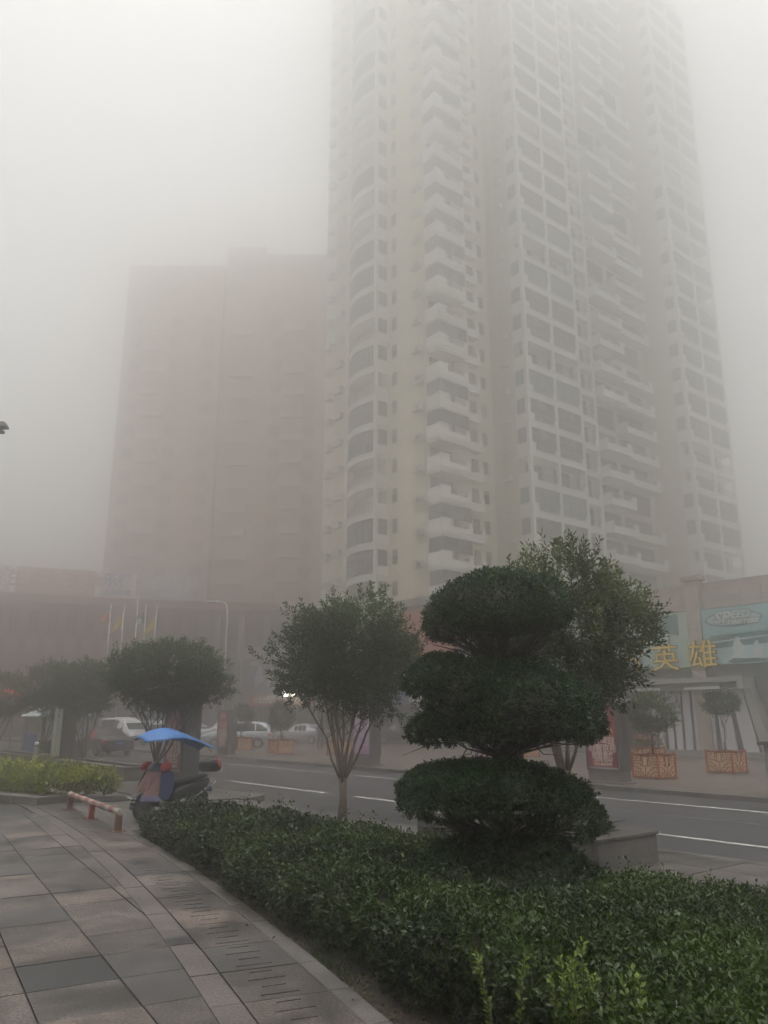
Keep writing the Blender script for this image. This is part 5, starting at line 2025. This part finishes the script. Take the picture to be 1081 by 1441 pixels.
# ------------------------------------------------------------------ red and white parking barrier
bar_ = thing('parking_barrier', 'low rusty parking barrier with red and white bands on three posts', 'barrier', (-6.75, 18.14, 0), math.atan2(14.72 - 18.14, -4.58 + 6.75))
BL = math.hypot(2.17, 3.42)
BRED = mat('barrier_red', (0.19, 0.03, 0.022), 0.55, 0.3, 10, 0.2, stain=0.3)
BWHT = mat('barrier_white', (0.27, 0.25, 0.22), 0.6, 0.25, 10, 0.2, stain=0.4)
BRUST = mat('barrier_rust', (0.11, 0.045, 0.03), 0.75, 0.4, 12, 0.4)
nb = 13
for k in range(nb):
    b = MB()
    b.tube([(BL * k / nb + 0.001, 0, 0.31), (BL * (k + 1) / nb - 0.001, 0, 0.31)], 0.056, BRED if k % 2 else BWHT, 14)
    b.build('band', bar_)
for x in (0.06, BL * 0.5, BL - 0.06):
    b = MB()
    b.box(x - 0.055, x + 0.055, -0.055, 0.055, 0.012, 0.30, BRUST if x > BL * 0.6 or x < 0.1 else BRED)
    b.build('post', bar_, bevel=0.008)
    b = MB()
    b.box(x - 0.15, x + 0.15, -0.12, 0.12, -0.002, 0.011, BRUST)
    for sx, sy in ((-.11, -.08), (.11, -.08), (-.11, .08), (.11, .08)):
        b.lathe([(0, .014), (0.014, .014), (0.014, 0)], (x + sx, sy, 0.011), (0, 0, 1), BRUST, 6)
    b.build('foot_plate', bar_)

# ------------------------------------------------------------------ motor scooter under its canopy
HEAD = math.atan2(-0.80, -0.60)
sc_loc = (-4.62, 16.28, -0.01)      # front wheel contact
scoot = thing('motor_scooter', 'black motor scooter with red hand muffs and top box at the hedge end', 'motor scooter', (sc_loc[0] + 0.62 * 0.60, sc_loc[1] + 0.62 * 0.80, -0.01), HEAD)
SB = mat('scooter_black', (0.02, 0.021, 0.024), 0.28, 0.1, 4)
SCH = mat('chrome', (0.62, 0.62, 0.62), 0.2, 0, metal=0.8)
QP = mat('blanket_pink', (0.14, 0.078, 0.07), 0.85, 0.4, 5, 0.3)
QB = mat('blanket_blue', (0.025, 0.035, 0.09), 0.85, 0.25, 5, 0.3)
QV = mat('blanket_violet', (0.09, 0.085, 0.15), 0.85, 0.2, 5, 0.3)
QN = mat('blanket_navy', (0.02, 0.025, 0.055), 0.85, 0.2, 5, 0.3)
MUFF = mat('muff_red', (0.26, 0.03, 0.035), 0.8, 0.25, 6, 0.3)
FX, RX, WR = 0.62, -0.66, 0.245
for x, nm in ((FX, 'front_wheel'), (RX, 'rear_wheel')):
    b = MB()
    b.lathe([(-0.05, 0.15), (-0.062, 0.19), (-0.055, WR - 0.02), (-0.03, WR), (0.03, WR), (0.055, WR - 0.02), (0.062, 0.19), (0.05, 0.15)], (x, 0, WR), (0, 1, 0), RUBBER, 28)
    w_ = b.build(nm, scoot, smooth=True)
    b = MB()
    b.lathe([(-0.045, 0.0), (-0.05, 0.05), (-0.03, 0.06), (-0.035, 0.145), (-0.05, 0.152)], (x, 0, WR), (0, 1, 0), METG, 10)
    b.lathe([(0.045, 0.0), (0.05, 0.05), (0.03, 0.06), (0.035, 0.145), (0.05, 0.152)], (x, 0, WR), (0, 1, 0), METG, 10)
    b.build('rim', w_)


def arch_strip(b, cx, cz, r, a0, a1, hw, m, n=10, t=0.012):
    for i in range(n):
        q0, q1 = a0 + (a1 - a0) * i / n, a0 + (a1 - a0) * (i + 1) / n
        P0, P1 = (cx + r * math.cos(q0), cz + r * math.sin(q0)), (cx + r * math.cos(q1), cz + r * math.sin(q1))
        P2, P3 = (cx + (r + t) * math.cos(q1), cz + (r + t) * math.sin(q1)), (cx + (r + t) * math.cos(q0), cz + (r + t) * math.sin(q0))
        b.hexa([(P0[0], -hw, P0[1]), (P1[0], -hw, P1[1]), (P1[0], hw, P1[1]), (P0[0], hw, P0[1]), (P3[0], -hw * .8, P3[1]), (P2[0], -hw * .8, P2[1]), (P2[0], hw * .8, P2[1]), (P3[0], hw * .8, P3[1])], m)


b = MB()
arch_strip(b, FX, WR, WR + 0.03, R(-5), R(150), 0.075, SB)
b.build('front_mudguard', scoot, smooth=True)
b = MB()
arch_strip(b, RX, WR, WR + 0.035, R(60), R(190), 0.08, SB)
b.build('rear_mudguard', scoot, smooth=True)
b = MB()
for sg in (-1, 1):
    b.tube([(FX, sg * 0.085, WR), (FX - 0.10, sg * 0.08, 0.58)], 0.022, METG, 8)
b.tube([(FX - 0.10, -0.08, 0.58), (FX - 0.10, 0.08, 0.58)], 0.022, METG, 8)
b.tube([(FX - 0.09, 0, 0.56), (FX - 0.24, 0, 0.98)], 0.035, METG, 8)
b.build('fork', scoot, smooth=True)


def loft(secs, m, name, parent, lvl=1):
    """secs: (x, zc, half width, half height)"""
    b = MB()
    n = 12
    k = b.mi(m)
    for x, zc, hw, hh in secs:
        for j in range(n):
            q = 2 * math.pi * j / n
            c_, s_ = math.cos(q), math.sin(q)
            b.v.append((x, hw * math.copysign(abs(c_) ** 0.6, c_), zc + hh * math.copysign(abs(s_) ** 0.6, s_)))
    for i in range(len(secs) - 1):
        for j in range(n):
            b.f.append((i * n + j, i * n + (j + 1) % n, (i + 1) * n + (j + 1) % n, (i + 1) * n + j))
            b.m.append(k)
    b.f.append(tuple(reversed(range(n))))
    b.m.append(k)
    b.f.append(tuple((len(secs) - 1) * n + j for j in range(n)))
    b.m.append(k)
    o = b.build(name, parent, smooth=True)
    if lvl:
        s = o.modifiers.new('subdivision', 'SUBSURF')
        s.levels = s.render_levels = lvl
    return o


loft([(-0.98, 0.66, 0.05, 0.04), (-0.85, 0.60, 0.13, 0.09), (-0.6, 0.54, 0.17, 0.13), (-0.25, 0.48, 0.17, 0.15), (-0.02, 0.42, 0.14, 0.16), (0.03, 0.38, 0.10, 0.10)], SB, 'rear_body', scoot)
loft([(-0.92, 0.755, 0.10, 0.03), (-0.75, 0.745, 0.14, 0.05), (-0.45, 0.70, 0.15, 0.055), (-0.15, 0.665, 0.14, 0.055), (-0.02, 0.64, 0.10, 0.04)], BLACK, 'seat', scoot)
loft([(-0.1, 0.27, 0.15, 0.06), (0.15, 0.25, 0.17, 0.045), (0.36, 0.27, 0.15, 0.05)], SB, 'floorboard', scoot)
# front shield leaning back, nose cowl
b = MB()
sh = [(0.33, 0.24, 0.13), (0.42, 0.40, 0.20), (0.44, 0.60, 0.22), (0.40, 0.80, 0.19), (0.36, 0.92, 0.14)]
for (x0, z0, w0), (x1, z1, w1) in zip(sh[:-1], sh[1:]):
    b.hexa([(x0, -w0, z0), (x0 + .05, -w0 * .7, z0), (x0 + .05, w0 * .7, z0), (x0, w0, z0), (x1, -w1, z1), (x1 + .05, -w1 * .7, z1), (x1 + .05, w1 * .7, z1), (x1, w1, z1)], SB)
b.build('leg_shield', scoot, smooth=True)
loft([(0.42, 0.62, 0.12, 0.14), (0.52, 0.60, 0.11, 0.13), (0.62, 0.545, 0.07, 0.06), (0.70, 0.51, 0.03, 0.02)], SB, 'nose_cowl', scoot)
b = MB()
b.tube([(0.36, -0.33, 1.02), (0.38, -0.12, 0.99), (0.38, 0.12, 0.99), (0.36, 0.33, 1.02)], 0.016, METG, 8)
b.build('handlebar', scoot)
loft([(0.30, 1.0, 0.09, 0.05), (0.40, 1.0, 0.12, 0.08), (0.48, 0.98, 0.08, 0.05)], SB, 'headlamp_cowl', scoot)
for sg in (-1, 1):
    o = loft([(0.25, 0.98, 0.03, 0.05), (0.33, 0.99, 0.075, 0.09), (0.42, 0.985, 0.085, 0.095), (0.50, 0.96, 0.05, 0.06)], MUFF, 'hand_muff', scoot)
    o.location = (0, sg * 0.30, 0)
# leg blanket hanging over the shield: centre panel, navy top, blue wings, violet hem


def cloth(name, m, rows, parent, th=0.012, sub=2, wav=0.018, seed=0):
    """rows of (x, y, z) point rows from top to bottom"""
    b = MB()
    nc = len(rows[0])
    k = b.mi(m)
    for i, r in enumerate(rows):
        for j, p in enumerate(r):
            o_ = wav * math.sin(j * 1.9 + seed + i * 0.4) * (0.3 + i / len(rows))
            b.v.append((p[0] + o_, p[1], p[2]))
    for i in range(len(rows) - 1):
        for j in range(nc - 1):
            b.f.append((i * nc + j, i * nc + j + 1, (i + 1) * nc + j + 1, (i + 1) * nc + j))
            b.m.append(k)
    o = b.build(name, parent, smooth=True)
    so = o.modifiers.new('thickness', 'SOLIDIFY')
    so.thickness = th
    so.offset = 1
    s = o.modifiers.new('subdivision', 'SUBSURF')
    s.levels = s.render_levels = sub
    return o


bl = thing('leg_blanket', 'pinkish brown padded blanket with navy top draped over the scooter front', 'blanket', scoot.location, HEAD)


def brow(z, xc, hw, n=11, bow=0.10):
    return [(xc - bow * abs(-1 + 2 * j / (n - 1)) ** 2, hw * (-1 + 2 * j / (n - 1)), z) for j in range(n)]


cloth('centre_panel', QP, [brow(0.98, 0.47, 0.20), brow(0.86, 0.52, 0.25), brow(0.70, 0.60, 0.31), brow(0.55, 0.68, 0.36, bow=.14), brow(0.46, 0.73, 0.40, bow=.16)], bl, seed=1)
cloth('pocket', QP, [brow(0.84, 0.555, 0.13, 7, .03), brow(0.70, 0.635, 0.15, 7, .03), brow(0.56, 0.70, 0.16, 7, .03)], bl, wav=0.004)
cloth('top_panel', QN, [brow(1.05, 0.36, 0.17), brow(1.035, 0.45, 0.21), brow(0.97, 0.505, 0.24), brow(0.90, 0.53, 0.25)], bl, wav=0.006)
cloth('hem', QV, [brow(0.475, 0.735, 0.405, bow=.16), brow(0.41, 0.765, 0.44, bow=.18), brow(0.36, 0.785, 0.46, bow=.2)], bl, wav=0.03, seed=1)
for sg in (-1, 1):
    cloth('side_wing', QB, [[(0.42, sg * 0.22, 0.98), (0.33, sg * 0.33, 0.93), (0.22, sg * 0.37, 0.88)], [(0.50, sg * 0.28, 0.78), (0.38, sg * 0.37, 0.74), (0.22, sg * 0.40, 0.70)], [(0.55, sg * 0.35, 0.55), (0.42, sg * 0.41, 0.52), (0.28, sg * 0.42, 0.50)], [(0.58, sg * 0.39, 0.40), (0.46, sg * 0.42, 0.36), (0.36, sg * 0.42, 0.36)]], bl, seed=2)
# rails, rack, top box
b = MB()
for sg in (-1, 1):
    b.tube([(0.30, sg * 0.20, 0.21), (0.0, sg * 0.23, 0.24), (-0.35, sg * 0.23, 0.34), (-0.75, sg * 0.20, 0.50), (-1.02, sg * 0.15, 0.62)], 0.013, SCH, 8)
    b.tube([(-1.02, sg * 0.15, 0.62), (-0.9, sg * 0.13, 0.72), (-0.8, sg * 0.10, 0.76)], 0.011, SCH, 8)
b.build('side_rail', scoot)
b = MB()
b.tube([(0.80, 0.30, 0.43), (0.72, 0.10, 0.36)], 0.010, SCH, 6)
b.tube([(0.80, -0.30, 0.43), (0.72, -0.10, 0.36)], 0.010, SCH, 6)
b.build('front_guard', scoot)
loft([(-1.22, 0.93, 0.13, 0.09), (-1.16, 0.93, 0.185, 0.13), (-0.98, 0.94, 0.20, 0.145), (-0.82, 0.93, 0.185, 0.125), (-0.77, 0.92, 0.13, 0.08)], BLACK, 'top_box', scoot)
b = MB()
b.lathe([(0, 0.0), (0, 0.13), (0.02, 0.12), (0.03, 0.0)], (-1.10, 0.14, 0.99), (-0.6, 0.7, 0.35), REDL_, 14)
b.build('reflector', scoot, smooth=True)
b = MB()
b.tube([(-0.6, -0.15, 0.2), (-0.95, -0.17, 0.33)], 0.045, METG, 10)
b.build('exhaust', scoot, smooth=True)
b = MB()
b.tube([(-0.15, 0.12, 0.25), (-0.1, 0.26, 0.0)], 0.011, METG, 6)
b.build('side_stand', scoot)
b = MB()
b.box(-1.0, -0.985, -0.09, 0.09, 0.43, 0.53, PLATE)
b.build('number_plate', scoot)

# canopy
um = thing('scooter_canopy', 'blue scooter canopy with white speckles on a bent pole over the scooter', 'canopy', scoot.location, HEAD)
CAN = mat('canopy_blue', (0.02, 0.12, 0.36), 0.5, 0.12, 5)
nt = CAN.node_tree
vr = nt.nodes.new('ShaderNodeTexVoronoi')
vr.inputs['Scale'].default_value = 26
tcc = [x for x in nt.nodes if x.type == 'TEX_COORD'][0]
nt.links.new(tcc.outputs['Object'], vr.inputs['Vector'])
mr = nt.nodes.new('ShaderNodeMapRange')
mr.inputs[1].default_value = 0.13
mr.inputs[2].default_value = 0.19
mr.inputs[3].default_value = 0.75
mr.inputs[4].default_value = 0
nt.links.new(vr.outputs['Distance'], mr.inputs[0])
pb = nt.nodes['Principled BSDF']
old = pb.inputs['Base Color'].links[0].from_socket
mm = nt.nodes.new('ShaderNodeMix')
mm.data_type = 'RGBA'
nt.links.new(mr.outputs[0], mm.inputs[0])
nt.links.new(old, mm.inputs[6])
mm.inputs[7].default_value = (0.45, 0.6, 0.75, 1)
nt.links.new(mm.outputs[2], pb.inputs['Base Color'])
b = MB()
NU, NV = 24, 13
for i in range(NU + 1):
    s = i / NU
    x = 0.86 - s * 1.80
    zc = 1.72 - 1.15 * (max(0, 0.36 - s)) ** 1.8 - (0.62 * (max(0, s - 0.36)) ** 1.15)
    hw = 0.54 * math.sin(math.pi * min(1, (s + 0.06) / 0.82)) ** 0.6 if s < 0.66 else 0.30
    hw = max(0.10 if s < 0.3 else 0.28, hw)
    for j in range(NV):
        v = -1 + 2 * j / (NV - 1)
        scal = 0.02 * math.sin(i / NU * math.pi * 6) ** 2
        b.v.append((x, hw * v, zc - 0.19 * abs(v) ** 1.8 * (hw / 0.5) + scal * abs(v) ** 3))
k_ = b.mi(CAN)
for i in range(NU):
    for j in range(NV - 1):
        b.f.append((i * NV + j, i * NV + j + 1, (i + 1) * NV + j + 1, (i + 1) * NV + j))
        b.m.append(k_)
cn = b.build('cloth', um, smooth=True)
so = cn.modifiers.new('thickness', 'SOLIDIFY')
so.thickness = 0.006
b = MB()
b.tube([(0.38, 0, 1.0), (0.36, 0, 1.35), (0.22, 0, 1.62), (0.0, 0, 1.665), (-0.5, 0, 1.52), (-0.9, 0, 1.34)], 0.013, METG, 8)
b.build('pole', um)
for s in (0.62, 0.30, 0.0, -0.4, -0.8):
    zc = {0.62: 1.61, 0.30: 1.70, 0.0: 1.65, -0.4: 1.50, -0.8: 1.36}[s]
    w_ = 0.42 if -0.1 < s else 0.25
    b = MB()
    b.tube([(s, -w_, zc - 0.14), (s, -w_ * .5, zc - 0.045), (s, 0, zc - 0.012), (s, w_ * .5, zc - 0.045), (s, w_, zc - 0.14)], 0.006, METG, 5)
    b.build('rib', um)

# ------------------------------------------------------------------ stone cabinet, kiosk, bollard, flagpoles, lamps
t_ = thing('stone_pedestal', 'grey stone pedestal with a cap slab at the right border behind the far kerb', 'pedestal', W(20.9, 9.55, 0), A)
b = MB()
b.box(0, 0.55, 0, 0.9, 0.0, 1.22, mat('pedestal_grey', (0.20, 0.205, 0.19), 0.7, 0.15, 3, 0.2, stain=0.3))
b.build('body', t_, bevel=0.01)
b = MB()
b.box(-0.09, 0.64, -0.09, 1.02, 1.222, 1.31, G_KERB)
b.build('cap_slab', t_, bevel=0.01)
b = MB()
b.box(-0.012, -0.002, 0.12, 0.55, 0.25, 1.05, LTP)
b.build('notice', t_)
t_ = thing('cloth_bundle', 'dark brown tarpaulin bundle on the stone pedestal', 'bundle', W(21.15, 9.85, 1.31), A)
o = loft([(-0.28, 0.10, 0.10, 0.08), (-0.15, 0.18, 0.25, 0.17), (0.05, 0.22, 0.30, 0.21), (0.22, 0.16, 0.22, 0.15), (0.3, 0.08, 0.08, 0.07)], mat('bundle_brown', (0.10, 0.075, 0.065), 0.85, 0.3, 6, 0.4), 'cloth', t_)

t_ = thing('market_stall', 'small roadside stall with pale roof and blue tarpaulin at the left border', 'stall', W(12.6, 42.5, -0.13), A)
b = MB()
for x, y in ((0, 0), (2.2, 0), (0, 2.8), (2.2, 2.8)):
    b.box(x - 0.04, x + 0.04, y - 0.04, y + 0.04, 0, 2.1, METG)
b.build('post', t_)
b = MB()
b.hexa([(-0.3, -0.3, 2.1), (2.5, -0.3, 2.1), (2.5, 3.1, 2.1), (-0.3, 3.1, 2.1), (0.5, 0.3, 2.55), (1.7, 0.3, 2.55), (1.7, 2.5, 2.55), (0.5, 2.5, 2.55)], mat('stall_roof', (0.30, 0.36, 0.36), 0.6, 0.15, 2))
b.build('roof', t_)
b = MB()
b.box(-0.02, 0.02, 0.9, 2.7, 0.1, 1.25, mat('tarp_blue', (0.05, 0.08, 0.22), 0.6, 0.25, 4, 0.4))
b.build('tarpaulin', t_)
b = MB()
b.box(0.05, 2.1, 0.05, 2.7, 0.02, 0.9, BLACK)
b.build('counter', t_)
b = MB()
b.box(0.03, 0.05, 0.1, 2.7, 1.26, 2.05, mat('stall_board', (0.22, 0.20, 0.16), 0.7, 0.2, 3))
b.build('back_board', t_)
t_ = thing('bollard', 'short grey bollard with a pale round top near the greenish light box', 'bollard', W(10.2, 35.0, 0), A)
b = MB()
b.lathe([(0, 0.13), (0.03, 0.13), (0.05, 0.10), (0.75, 0.09), (0.76, 0.0)], (0, 0, 0), (0, 0, 1), METG, 14)
b.build('post', t_, smooth=True)
b = MB()
b.lathe([(0.0, 0.0), (0.02, 0.07), (0.10, 0.11), (0.18, 0.07), (0.21, 0.0)], (0, 0, 0.76), (0, 0, 1), LTP, 14)
b.build('globe', t_, smooth=True)

POLE = mat('pole_white', (0.50, 0.50, 0.48), 0.4, 0)
YF = mat('flag_yellow', (0.55, 0.42, 0.05), 0.7, 0.1, 3)
GF = mat('flag_green', (0.03, 0.07, 0.06), 0.7, 0.1, 3)
RF = mat('flag_red', (0.40, 0.05, 0.04), 0.7, 0.1, 3)
for (x, zt, flagm, lb) in ((-20.55, 10.2, RF, 'flagpole with a limp red flag, leftmost of the five'), (-19.55, 10.1, YF, 'flagpole with a drooping yellow flag, second from the left'), (-18.55, 10.9, None, 'tallest bare flagpole in the middle of the five'),
                          (-17.9, 10.2, GF, 'flagpole with a dark green flag with a white emblem'), (-17.1, 9.95, YF, 'flagpole with a drooping yellow flag, rightmost of the five')):
    t_ = thing('flagpole', lb, 'flagpole', (x, 60, -0.14), 0, 'flagpoles in front of the shopping centre')
    b = MB()
    b.tube([(0, 0, 0), (0, 0, zt)], [0.06, 0.035], POLE, 8)
    b.build('pole', t_, smooth=True)
    b = MB()
    b.lathe([(0, 0.0), (0.02, 0.06), (0.07, 0.08), (0.12, 0.05), (0.14, 0)], (0, 0, zt), (0, 0, 1), POLE, 8)
    b.build('finial', t_)
    if flagm:
        rows = []
        up = flagm == GF
        for i in range(5):
            f = i / 4
            rows.append([(-0.04 - (1.0 if flagm == YF else 0.7) * q * (0.75 + 0.25 * f), 0.10 * math.sin(q * 5), zt - 0.45 - (0.9 - 0.45 * q) * f - (1.25 if flagm == YF else 0.2) * q) for q in np.linspace(0, 1, 6)])
        cloth('flag', flagm, rows, t_, 0.008, 1, 0.02)
        if up:
            b = MB()
            b.lathe([(0, 0.0), (0, 0.22), (0.03, 0.2), (0.03, 0)], (-0.42, -0.16, zt - 1.2), (0, -1, 0), LTP, 12)
            b.build('emblem', t_)


def lamp_post(label, base, h, arm, adir, m, headl=0.75):
    t_ = thing('street_lamp', label, 'street lamp', base, adir)
    b = MB()
    b.tube([(0, 0, 0), (0, 0, h - 0.6), (0.12, 0, h - 0.15), (arm * 0.5, 0, h), (arm, 0, h + 0.05)], [0.09, 0.06, 0.05, 0.045, 0.04], m, 10)
    b.build('pole', t_, smooth=True)
    b = MB()
    b.hexa([(arm - 0.05, -0.13, h - 0.02), (arm + headl, -0.09, h + 0.03), (arm + headl, 0.09, h + 0.03), (arm - 0.05, 0.13, h - 0.02), (arm - 0.02, -0.11, h + 0.12), (arm + headl - 0.05, -0.06, h + 0.13), (arm + headl - 0.05, 0.06, h + 0.13), (arm - 0.02, 0.11, h + 0.12)], m)
    b.build('lamp_head', t_, bevel=0.02)
    b = MB()
    b.box(arm + 0.08, arm + headl - 0.08, -0.08, 0.08, h - 0.045, h - 0.004, FRAME)
    b.build('lens', t_)


lamp_post('dark street lamp head just reaching in at the left border', (-8.9, 12.2, 0), 6.42, 2.05, 0.0, METG)
lamp_post('pale street lamp standing in front of the grey pilasters', (-10.9, 55.5, 0), 9.7, 0.7, PI, POLE)
# lit lamp on the podium shop front
LIT = mat('lit_lamp', (0.9, 0.9, 0.85), 0.4, 0, emit=(1.0, 0.97, 0.85), estr=7.0)
t_ = thing('wall_lamp', 'glowing white floodlight on a bracket above the red pharmacy sign', 'lamp', W(38.4, 62.0, 3.75), A)
b = MB()
b.lathe([(-0.26, 0.0), (-0.2, 0.18), (0.0, 0.27), (0.2, 0.18), (0.26, 0.0)], (-0.5, -1.5, 0.15), (0, 0, 1), LIT, 14)
b.lathe([(-0.2, 0.0), (-0.15, 0.14), (0.0, 0.2), (0.15, 0.14), (0.2, 0.0)], (-0.5, -2.6, 0.1), (0, 0, 1), LIT, 14)
b.build('globe', t_, smooth=True)
b = MB()
b.tube([(0.98, -1.5, -0.1), (-0.5, -1.5, -0.12)], 0.04, METG, 6)
b.tube([(0.98, -2.6, -0.1), (-0.5, -2.6, -0.12)], 0.04, METG, 6)
b.build('bracket', t_)
# red light strings behind the left trees
RLED = mat('red_led', (0.8, 0.05, 0.03), 0.4, 0, emit=(1.0, 0.08, 0.06), estr=2.0)
for (cx_, cz_, w_, h_, lb) in ((45, 978, 2.1, 1.1, 'cluster of glowing red lights between the dark left trees, right one'), (22, 972, 1.6, 0.7, 'smaller cluster of glowing red lights near the left border')):
    p = at(cx_, cz_, 52)
    t_ = thing('light_string', lb, 'string of lights', (p.x, p.y, -0.14), 0, 'red light strings at the street corner')
    z0 = p.z + 0.14
    b = MB()
    for sx in (-w_ / 2, w_ / 2):
        b.tube([(sx, 0, 0), (sx, 0, z0 + h_ / 2)], 0.04, METG, 6)
    b.build('post', t_)
    b = MB()
    r2 = random.Random(int(cx_))
    for k in range(46):
        x = r2.uniform(-w_ / 2, w_ / 2)
        z = z0 + h_ * (x / w_) * 0.35 + r2.gauss(0, h_ * 0.22)
        s = r2.uniform(0.02, 0.045)
        b.box(x - s, x + s, -0.03, 0.03, z - s, z + s, RLED)
    b.build('bulb', t_)['kind'] = 'stuff'

# ------------------------------------------------------------------ fallen leaves and weeds along the path joint
n_ = 90
th = rng.uniform(TH0, TH1, n_)
rr = RC + 0.1 + rng.normal(0, 0.15, n_)
P_ = np.stack([CX + rr * np.cos(th), CY + rr * np.sin(th), np.full(n_, 0.012)], 1)
D_ = np.stack([rng.normal(size=n_), rng.normal(size=n_), np.full(n_, 0.12)], 1)
MATS['dry'] = L_DRY
tag(leaves('fallen_leaves', P_, D_, rng.uniform(0.02, 0.045, n_), rng.uniform(0.012, 0.022, n_), rng.random(n_), MATS['dry']), kind='stuff')
n_ = 900
th = TH0 + (TH1 - TH0) * rng.random(n_)
th = np.where(rng.random(n_) < 0.7, math.atan2(7.0 - CY, -0.35 - CX) + rng.normal(0, 0.004, n_), th)
rr = RC + 0.16 + np.abs(rng.normal(0, 0.08, n_))
P_ = np.stack([CX + rr * np.cos(th), CY + rr * np.sin(th), np.full(n_, 0.0)], 1)
D_ = np.stack([rng.normal(size=n_) * 0.6, rng.normal(size=n_) * 0.6, np.full(n_, 1.0)], 1)
tag(leaves('grass', P_, D_, rng.uniform(0.02, 0.06, n_), rng.uniform(0.004, 0.007, n_), rng.random(n_) * 0.7, L_HEDGE), kind='stuff')

# ------------------------------------------------------------------ haze
hz = MB()
HM = bpy.data.materials.new('haze')
HM.use_nodes = True
hn = HM.node_tree.nodes
hn.clear()
ho_ = hn.new('ShaderNodeOutputMaterial')
pv = hn.new('ShaderNodeVolumePrincipled')
pv.inputs['Color'].default_value = (0.965, 0.963, 0.957, 1)
pv.inputs['Density'].default_value = HAZE_DENSITY
pv.inputs['Anisotropy'].default_value = HAZE_ANISO
HM.node_tree.links.new(pv.outputs[0], ho_.inputs['Volume'])
hz.box(-480, 480, -140, 780, -1.6, 100.5, HM)
tag(hz.build('haze'), kind='stuff')
